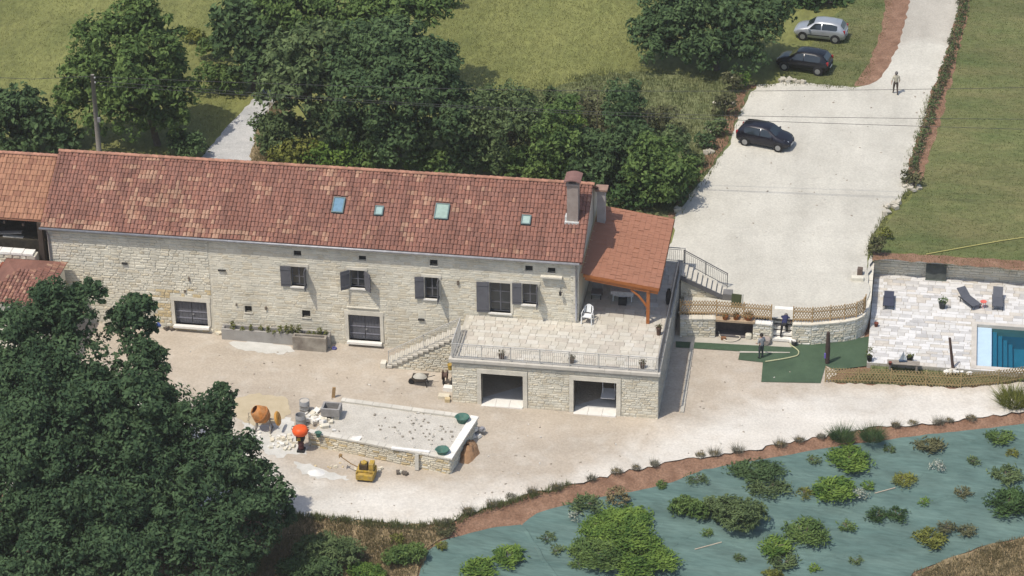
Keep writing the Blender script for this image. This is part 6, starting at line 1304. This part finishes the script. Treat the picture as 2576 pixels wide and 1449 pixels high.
b = MB(); x0,x1,y0_,y1_ = P.x-.7,P.x+.7,P.y-.45,P.y+.45; zt = P.z+.752; b.box(x0,x1,y0_,y1_,zt,zt+.006)
for (a0,a1,c0,c1,dx,dy) in ((x0,x1,y0_,y0_,0,-.05),(x0,x0,y0_,y1_,-.05,0),(x1,x1,y0_,y1_,.05,0)):
    b.add([(a0,c0,zt+.006),(a1,c1,zt+.006),(a1+dx,c1+dy,zt-.22),((a0+a1)/2+dx*2.2,(c0+c1)/2+dy*2.2,zt-.33),(a0+dx,c0+dy,zt-.2)],[(0,1,2,3,4)])
tag(b.build('tablecloth',M('patterned_cloth',(.34,.34,.34),col2=(.5,.5,.5),scale=9),origin=(P.x,P.y,zt)),'pale cloth hanging over the table under the canopy','tablecloth')
p = at(1568,757,TZ); tag(MB().box(p[0]-.25,p[0]+.25,p[1]-.55,p[1]-.15,p[2],p[2]+.45).build('dark_stool',M('dark_stool',(.03,.03,.03)),origin=tuple(p)),'dark stool pushed under the cloth covered table','stool')
p = at(1500,748,TZ); t = thing('lounge_chair','grey cushioned lounge chair in the shade beside the gable','chair',tuple(p)); MB().box(p[0]-.3,p[0]+.35,p[1]-.3,p[1]+.4,p[2]+.3,p[2]+.42).build('seat',M('grey_cushion',(.2,.2,.2),var=.1),t); MB().obox(p+np.array([.02,.5,.72]),(.65,.1,.7),0,rx=-.3).build('backrest',MATS['grey_cushion'],t)
for a in (-.26,.31):
    for c in (-.26,.36): MB().box(p[0]+a-.025,p[0]+a+.025,p[1]+c-.025,p[1]+c+.025,p[2],p[2]+.3).build('leg',mTrim,t)
mPot = M('brown_pot',(.12,.075,.055),var=.2); mDryP = MF('dry_plant',(.06,.06,.03),(.17,.15,.08))
def pot(u,v,z,r,h,label,mat=mPot,leafm=mDryP,ph=.28,dens=160,name='plant_pot',cat='plant pot',group=None,f=None):
    p = at(u,v,z) if z is not None else f(u,v); t = thing(name,label,cat,tuple(p),group); b = MB(); b.lathe([(r*.7,0),(r*.95,h*.88),(r*1.05,h*.9),(r*1.05,h),(r*.88,h),(r*.85,h*.8),(0,h*.8)],p,14); b.build('pot',mat,t,smooth=True)
    if ph: V,Fq = leaf_cloud([(np.array(p)+[0,0,h+ph*.35],np.array([r*1.15,r*1.1,ph*.6]))],dens,.08,.4); link('foliage',raw_mesh('foliage',V,Fq,leafm,off=p),t)
    return t
for (u,v,lb) in ((1262,903,'left of the three plant pots behind the front terrace railing'),(1438,912,'middle plant pot of three behind the front terrace railing'),(1616,925,'right plant pot of three at the railing corner of the terrace')): pot(u,v,TZ,.19,.3,lb,group='pots on the terrace edge')
pot(1657,842,TZ,.17,.5,'tall slim brown pot on the terrace near the right railing',ph=.2)
p = at(1682,765,TZ); tag(MB().lathe([(.14,0),(.2,.25),(.17,.8),(.09,1.0),(.12,1.04)],p,12).build('tall_jar',M('black_jar',(.02,.02,.022),rough=.6),smooth=True,origin=tuple(p)),'tall black jar in the shaded terrace strip by the right railing','jar')
# ================================================================ THINGS BY THE RETAINING WALL
p = up(1852,772); gp = thing('folded_board','dark green upright board behind the trellis fence','board',tuple(p)); MB().obox(p+np.array([0,0,.42]),(.62,.06,.9),-.1,rx=-.25).build('panel',M('dark_green_panel',(.055,.065,.03),rough=.6),gp); MB().obox(p+np.array([.38,0,.42]),(.05,.08,.92),-.1,rx=-.25).build('pale_edge',M('pale_edge',(.35,.36,.32)),gp)
mTer = M('terracotta',(.30,.11,.035),var=.2)
zl = wt+.03
for (u,lb) in ((1824,'small terracotta jar at the left end of the niche lintel'),(1851,'terracotta bowl in the middle of the niche lintel'),(1882,'wide terracotta bowl at the right end of the niche lintel')): pot(u,803,zl,.2 if u != 1882 else .3,.28,lb,mTer,mDryP if u == 1851 else gD,.16,group='terracotta pots on the niche lintel')
for (u,v,s,lb,mt) in ((1883,852,(.42,.4,.42),'rough grey boulder beside the niche',mSt[1]),(1925,866,(.72,.5,.55),'large square pinkish stone beside the person in grey',M('pink_stone',(.30,.255,.225),var=.12,bump=.4)),(1995,864,(.5,.45,.42),'round pale stone at the right foot of the garden steps',mWhite),(2012,864,(.22,.3,.4),'dark stone beside the round pale stone',M('dark_stone',(.1,.085,.07),var=.3))):
    p = low3(u,v); bm = bmesh.new(); bmesh.ops.create_icosphere(bm,subdivisions=2,radius=.5)
    for vv in bm.verts: vv.co = Vector((max(-.42,min(.42,vv.co.x*1.1))*s[0]*1.15,max(-.42,min(.42,vv.co.y*1.1))*s[1]*1.15,max(-.42,min(.42,vv.co.z*1.1))*s[2]*1.15))*random.uniform(.94,1.05)
    me = bpy.data.meshes.new('boulder'); bm.to_mesh(me); bm.free(); me.materials.append(mt); o = link('boulder',me,None,(p[0],p[1],p[2]+s[2]*.42)); tag(o,lb,'boulder')
def hose(pts,r,mt,label,dz=.05):
    P = [low(u,v)+[0,0,dz+r] for u,v in pts]; out = []
    for i in range(len(P)-1):
        p0,p1,p2,p3 = P[max(i-1,0)],P[i],P[i+1],P[min(i+2,len(P)-1)]
        for k in range(5): t = k/5; out.append(.5*((2*p1)+(-p0+p2)*t+(2*p0-5*p1+4*p2-p3)*t*t+(-p0+3*p1-3*p2+p3)*t**3))
    out.append(P[-1]); tag(MB().tube(out,r,6).build('garden_hose',mt,smooth=True,origin=tuple(P[0])),label,'hose')
hose([(1808,838),(1812,850),(1826,860),(1842,862),(1858,857),(1861,850),(1850,848)],.045,M('white_hose',(.50,.46,.38)),'pale looped hose lying in front of the niche')
hose([(1988,866),(1990,872),(2002,880),(2009,888),(2006,897),(1990,902),(1970,906),(1945,910),(1925,913)],.04,M('yellow_hose',(.42,.42,.25)),'yellowish hose curving over the green turf from the steps',.06)
p = low3(1806,852); MBx = MB(); MBx.obox(p+np.array([.35,-.1,.1]),(.3,.2,.18),.2); tag(MBx.build('small_crate',M('brown_crate',(.2,.1,.05)),origin=tuple(p)),'little brown box with white top before the niche','box')
p = low3(1975,868); b = MB(); b.lathe([(.14,0),(.18,.32),(.19,.34),(.16,.34),(.13,.04),(0,.04)],(p[0]+.55,p[1],p[2]),12); tag(b.build('dark_bucket',M('dark_bucket',(.06,.06,.055)),smooth=True,origin=tuple(p)),'dark bucket at the foot of the steps by the pale stone','bucket')
mPost = M('dark_post_wood',(.06,.042,.035),var=.2)
pp = Vector(low(2081,915)); q = Vector(aty(2084,836,pp.y-.05)); t = thing('gate_post','leaning dark wooden post at the left end of the long trellis','post',tuple(pp)); MB().tube([pp-Vector((0,0,.2)),pp.lerp(q,.5),q],[.13,.15,.1],8).build('post',mPost,t); MB().obox(pp+Vector((-.16,-.1,.62)),(.1,.08,.34)).build('purple_tag',M('purple_cloth',(.16,.13,.42)),t)
# ================================================================ THINGS ON THE POOL TERRACE
D = lambda u,v: at(u,v,.01)
mSl = M('navy_sling',(.045,.05,.075),rough=.7,var=.12); mSl2 = M('slate_sling',(.085,.09,.105),rough=.7,var=.1)
def lounger(u,v,rz,label,back=.55,mt=mSl2,L=1.9):
    p = D(u,v); t = thing('sun_lounger',label,'sun lounger',tuple(p),'sun loungers on the pool terrace',rz,local=True); b = MB(); b.obox((0,-L*.14,.32),(.66,L*.62,.05)); b.build('seat',mt,t)
    MB().obox((0,L*.17+.36*math.cos(back),.34+.36*math.sin(back)),(.62,.76,.05),0,0,back).build('backrest',mt,t); fb = MB()
    for s in (-1,1): fb.beam((s*.33,-L*.46,.29),(s*.33,L*.36,.29),.04,.04)
    fb.build('frame',mTrim,t)
    for s in (-1,1):
        for y in (-L*.4,L*.25): MB().box(s*.31-.02,s*.31+.02,y-.02,y+.02,0,.3).build('leg',mTrim,t)
    return t
lounger(2437,764,.62,'charcoal sun lounger turned askew behind the pool'); lounger(2509,765,0,'charcoal sun lounger at the right facing straight to the pool')
lounger(2235,766,0,'navy sun lounger folded flat at the left of the pool terrace',.06,mSl,1.6)
p = D(2352,740); mt_ = thing('dark_mat','dark green rolled out panel leaning on the pool wall','panel',tuple(p)); MB().obox((p[0],18.45,.5),(1.3,.1,1.0),0,rx=-.28).build('panel',M('dark_slate_panel',(.065,.072,.066),var=.25,scale=4),mt_); MB().beam((p[0]-.66,18.27,.02),(p[0]+.66,18.27,.02),.08,.08).build('bottom_rail',M('grey_green_rail',(.1,.12,.1)),mt_)
pot(2370,775,.01,.24,.42,'round dark pot with green plant beside the leaning panel',M('charcoal_pot',(.045,.05,.052)),fMid,.45)
p = D(2473,773); t = thing('side_table','small red side table between the two charcoal loungers','side table',tuple(p)); MB().lathe([(0,.4),(.2,.4),(.21,.43),(0,.43)],p,14).build('table_top',M('coral_red',(.6,.13,.1),rough=.5),t)
for k in range(3): a = 2.1*k+.4; MB().beam(Vector(p)+Vector((.13*math.cos(a),.13*math.sin(a),.4)),Vector(p)+Vector((.18*math.cos(a),.18*math.sin(a),0)),.025,.025).build('leg',MATS['coral_red'],t)
pot(2204,821,.01,.14,.26,'small red brown pot alone at the left of the pool terrace',M('red_brown_pot',(.16,.05,.035)),gD,0)
pot(2187,908,.01,.18,.36,'black pot with yellowish grass at the terrace corner',M('black_pot',(.02,.022,.025)),fYell,.65,120)
cr = thing('timber_bench','low weathered timber bench by the pool terrace edge above the trellis','bench',tuple(D(2272,926))); p = D(2272,926); p[2] = -.05
for i in range(3): MB().box(p[0]-.98,p[0]+.98,p[1]-.2+.17*i,p[1]-.05+.17*i,.34,.39).build('plank',M('weathered_bench',(.27,.24,.2),var=.15),cr)
for s in (-.8,.8): MB().box(p[0]+s-.06,p[0]+s+.06,p[1]-.18,p[1]+.28,-.05,.34).build('leg',MATS['weathered_bench'],cr)
sp = Vector((p[0]-.07,p[1]+.05,.39)); t = thing('model_sailboat','small blue and white model sailing boat on the timber bench','model boat',tuple(sp)); b = MB(); b.add([sp+Vector(q) for q in ((-.2,-.06,.02),(.22,0,.05),(-.2,.06,.02),(-.22,-.09,.14),(.3,0,.16),(-.22,.09,.14))],[(0,1,2),(3,5,4),(0,3,4,1),(1,4,5,2),(2,5,3,0)]); b.build('hull',M('boat_blue',(.06,.09,.14)),t)
MB().add([sp+Vector(q) for q in ((-.2,0,.17),(.03,.01,.17),(.03,.0,.78))],[(0,1,2)]).build('sail',M('sail_grey',(.3,.34,.38)),t); MB().add([sp+Vector(q) for q in ((.05,0,.17),(.26,.02,.17),(.05,.0,.7))],[(0,1,2)]).build('sail',M('sail_pale',(.45,.5,.53)),t); MB().beam(sp+Vector((.04,0,.1)),sp+Vector((.04,0,.82)),.015,.015).build('mast',mTrim,t)
pot(2288,912,.01,.21,.42,'black pot with a small plant behind the bench',MATS['black_pot'],fYell,.2); pot(2239,917,.34,.11,.18,'little red brown pot on the left end of the bench',MATS['red_brown_pot'],gD,0)
pp = Vector(at(2399,930,-.1)); q = Vector(aty(2389,850,pp.y)); t = thing('parasol_pole','dark brown pole standing by the pool terrace edge above the trellis','pole',tuple(pp)); MB().tube([pp-Vector((0,0,.2)),q],[.1,.075],8).build('pole',M('brown_pole',(.085,.055,.045),var=.15),t); MB().lathe([(.22,0),(.22,.12),(.1,.16),(.1,.0)],tuple(pp),12).build('base',mConc,t)
rubble('pale stones at the foot of the brown pole',2398,938,12,.45,.12,.1,.24,[mWhite,mSt[0]],-.1)
hz_pts = [up(2330,642),up(2440,622),up(2520,608),up(2640,590)]
tag(MB().tube([p+[0,0,.08] for p in hz_pts],.03,6).build('garden_hose',M('straw_hose',(.40,.36,.13)),origin=tuple(hz_pts[0])),'straw yellow hose stretched across the right lawn','hose')

ls = MB()
for i in range(330):
    if i < 240: u = random.uniform(420,2000); v = random.uniform(880,1290); g = low(u,v); ok = edist(g[0],g[1]) < -.2 and not (-21 < g[0] < -9.5 and -9 < g[1] < -1) and not (-13 < g[0] < .5 and g[1] > -.3)
    else: u = random.uniform(1760,2330); v = random.uniform(230,640); g = up(u,v); ok = u > 1900-(v-215)*.52+15 and u < 2330-(v-330)*.42
    if not ok: continue
    q = random.uniform(.03,.085); ls.obox((g[0],g[1],g[2]+.02+q*.2),(q*random.uniform(1,2),q,q*.6),random.random()*3,random.choice((0,0,1)),random.uniform(-.3,.3))
tag(ls.build('loose_stones',[M('loose_brown',(.30,.265,.215),var=.3),M('loose_pale',(.5,.48,.43),var=.2)]),kind='stuff')
scatter([(1905,214),(2000,205),(2100,215),(2160,218),(2160,224),(2100,222),(2000,213),(1905,222)],up,60,7,.22,.25,.02,'edge_weeds',gL)
scatter([(2340,240),(2315,330),(2290,400),(2278,455),(2270,455),(2282,400),(2307,330),(2332,240)],up,90,7,.2,.22,.02,'edge_weeds',gR)
scatter([(2284,482),(2232,530),(2192,600),(2180,650),(2190,650),(2200,604),(2242,536),(2294,486)],up,120,7,.25,.25,.02,'edge_weeds',gR)
# thin summer air over the whole place
hb = MB().box(-420,420,-160,720,-16,90).build('haze', bpy.data.materials.new('summer_haze'))
hm = hb.data.materials[0]; hm.use_nodes = True; hn = hm.node_tree.nodes; hn.remove(hn['Principled BSDF']); pv = hn.new('ShaderNodeVolumePrincipled')
pv.inputs['Color'].default_value = (1,.97,.91,1); pv.inputs['Density'].default_value = .0002; pv.inputs['Anisotropy'].default_value = .2
hm.node_tree.links.new(pv.outputs[0], hn['Material Output'].inputs['Volume']); tag(hb, kind='stuff')
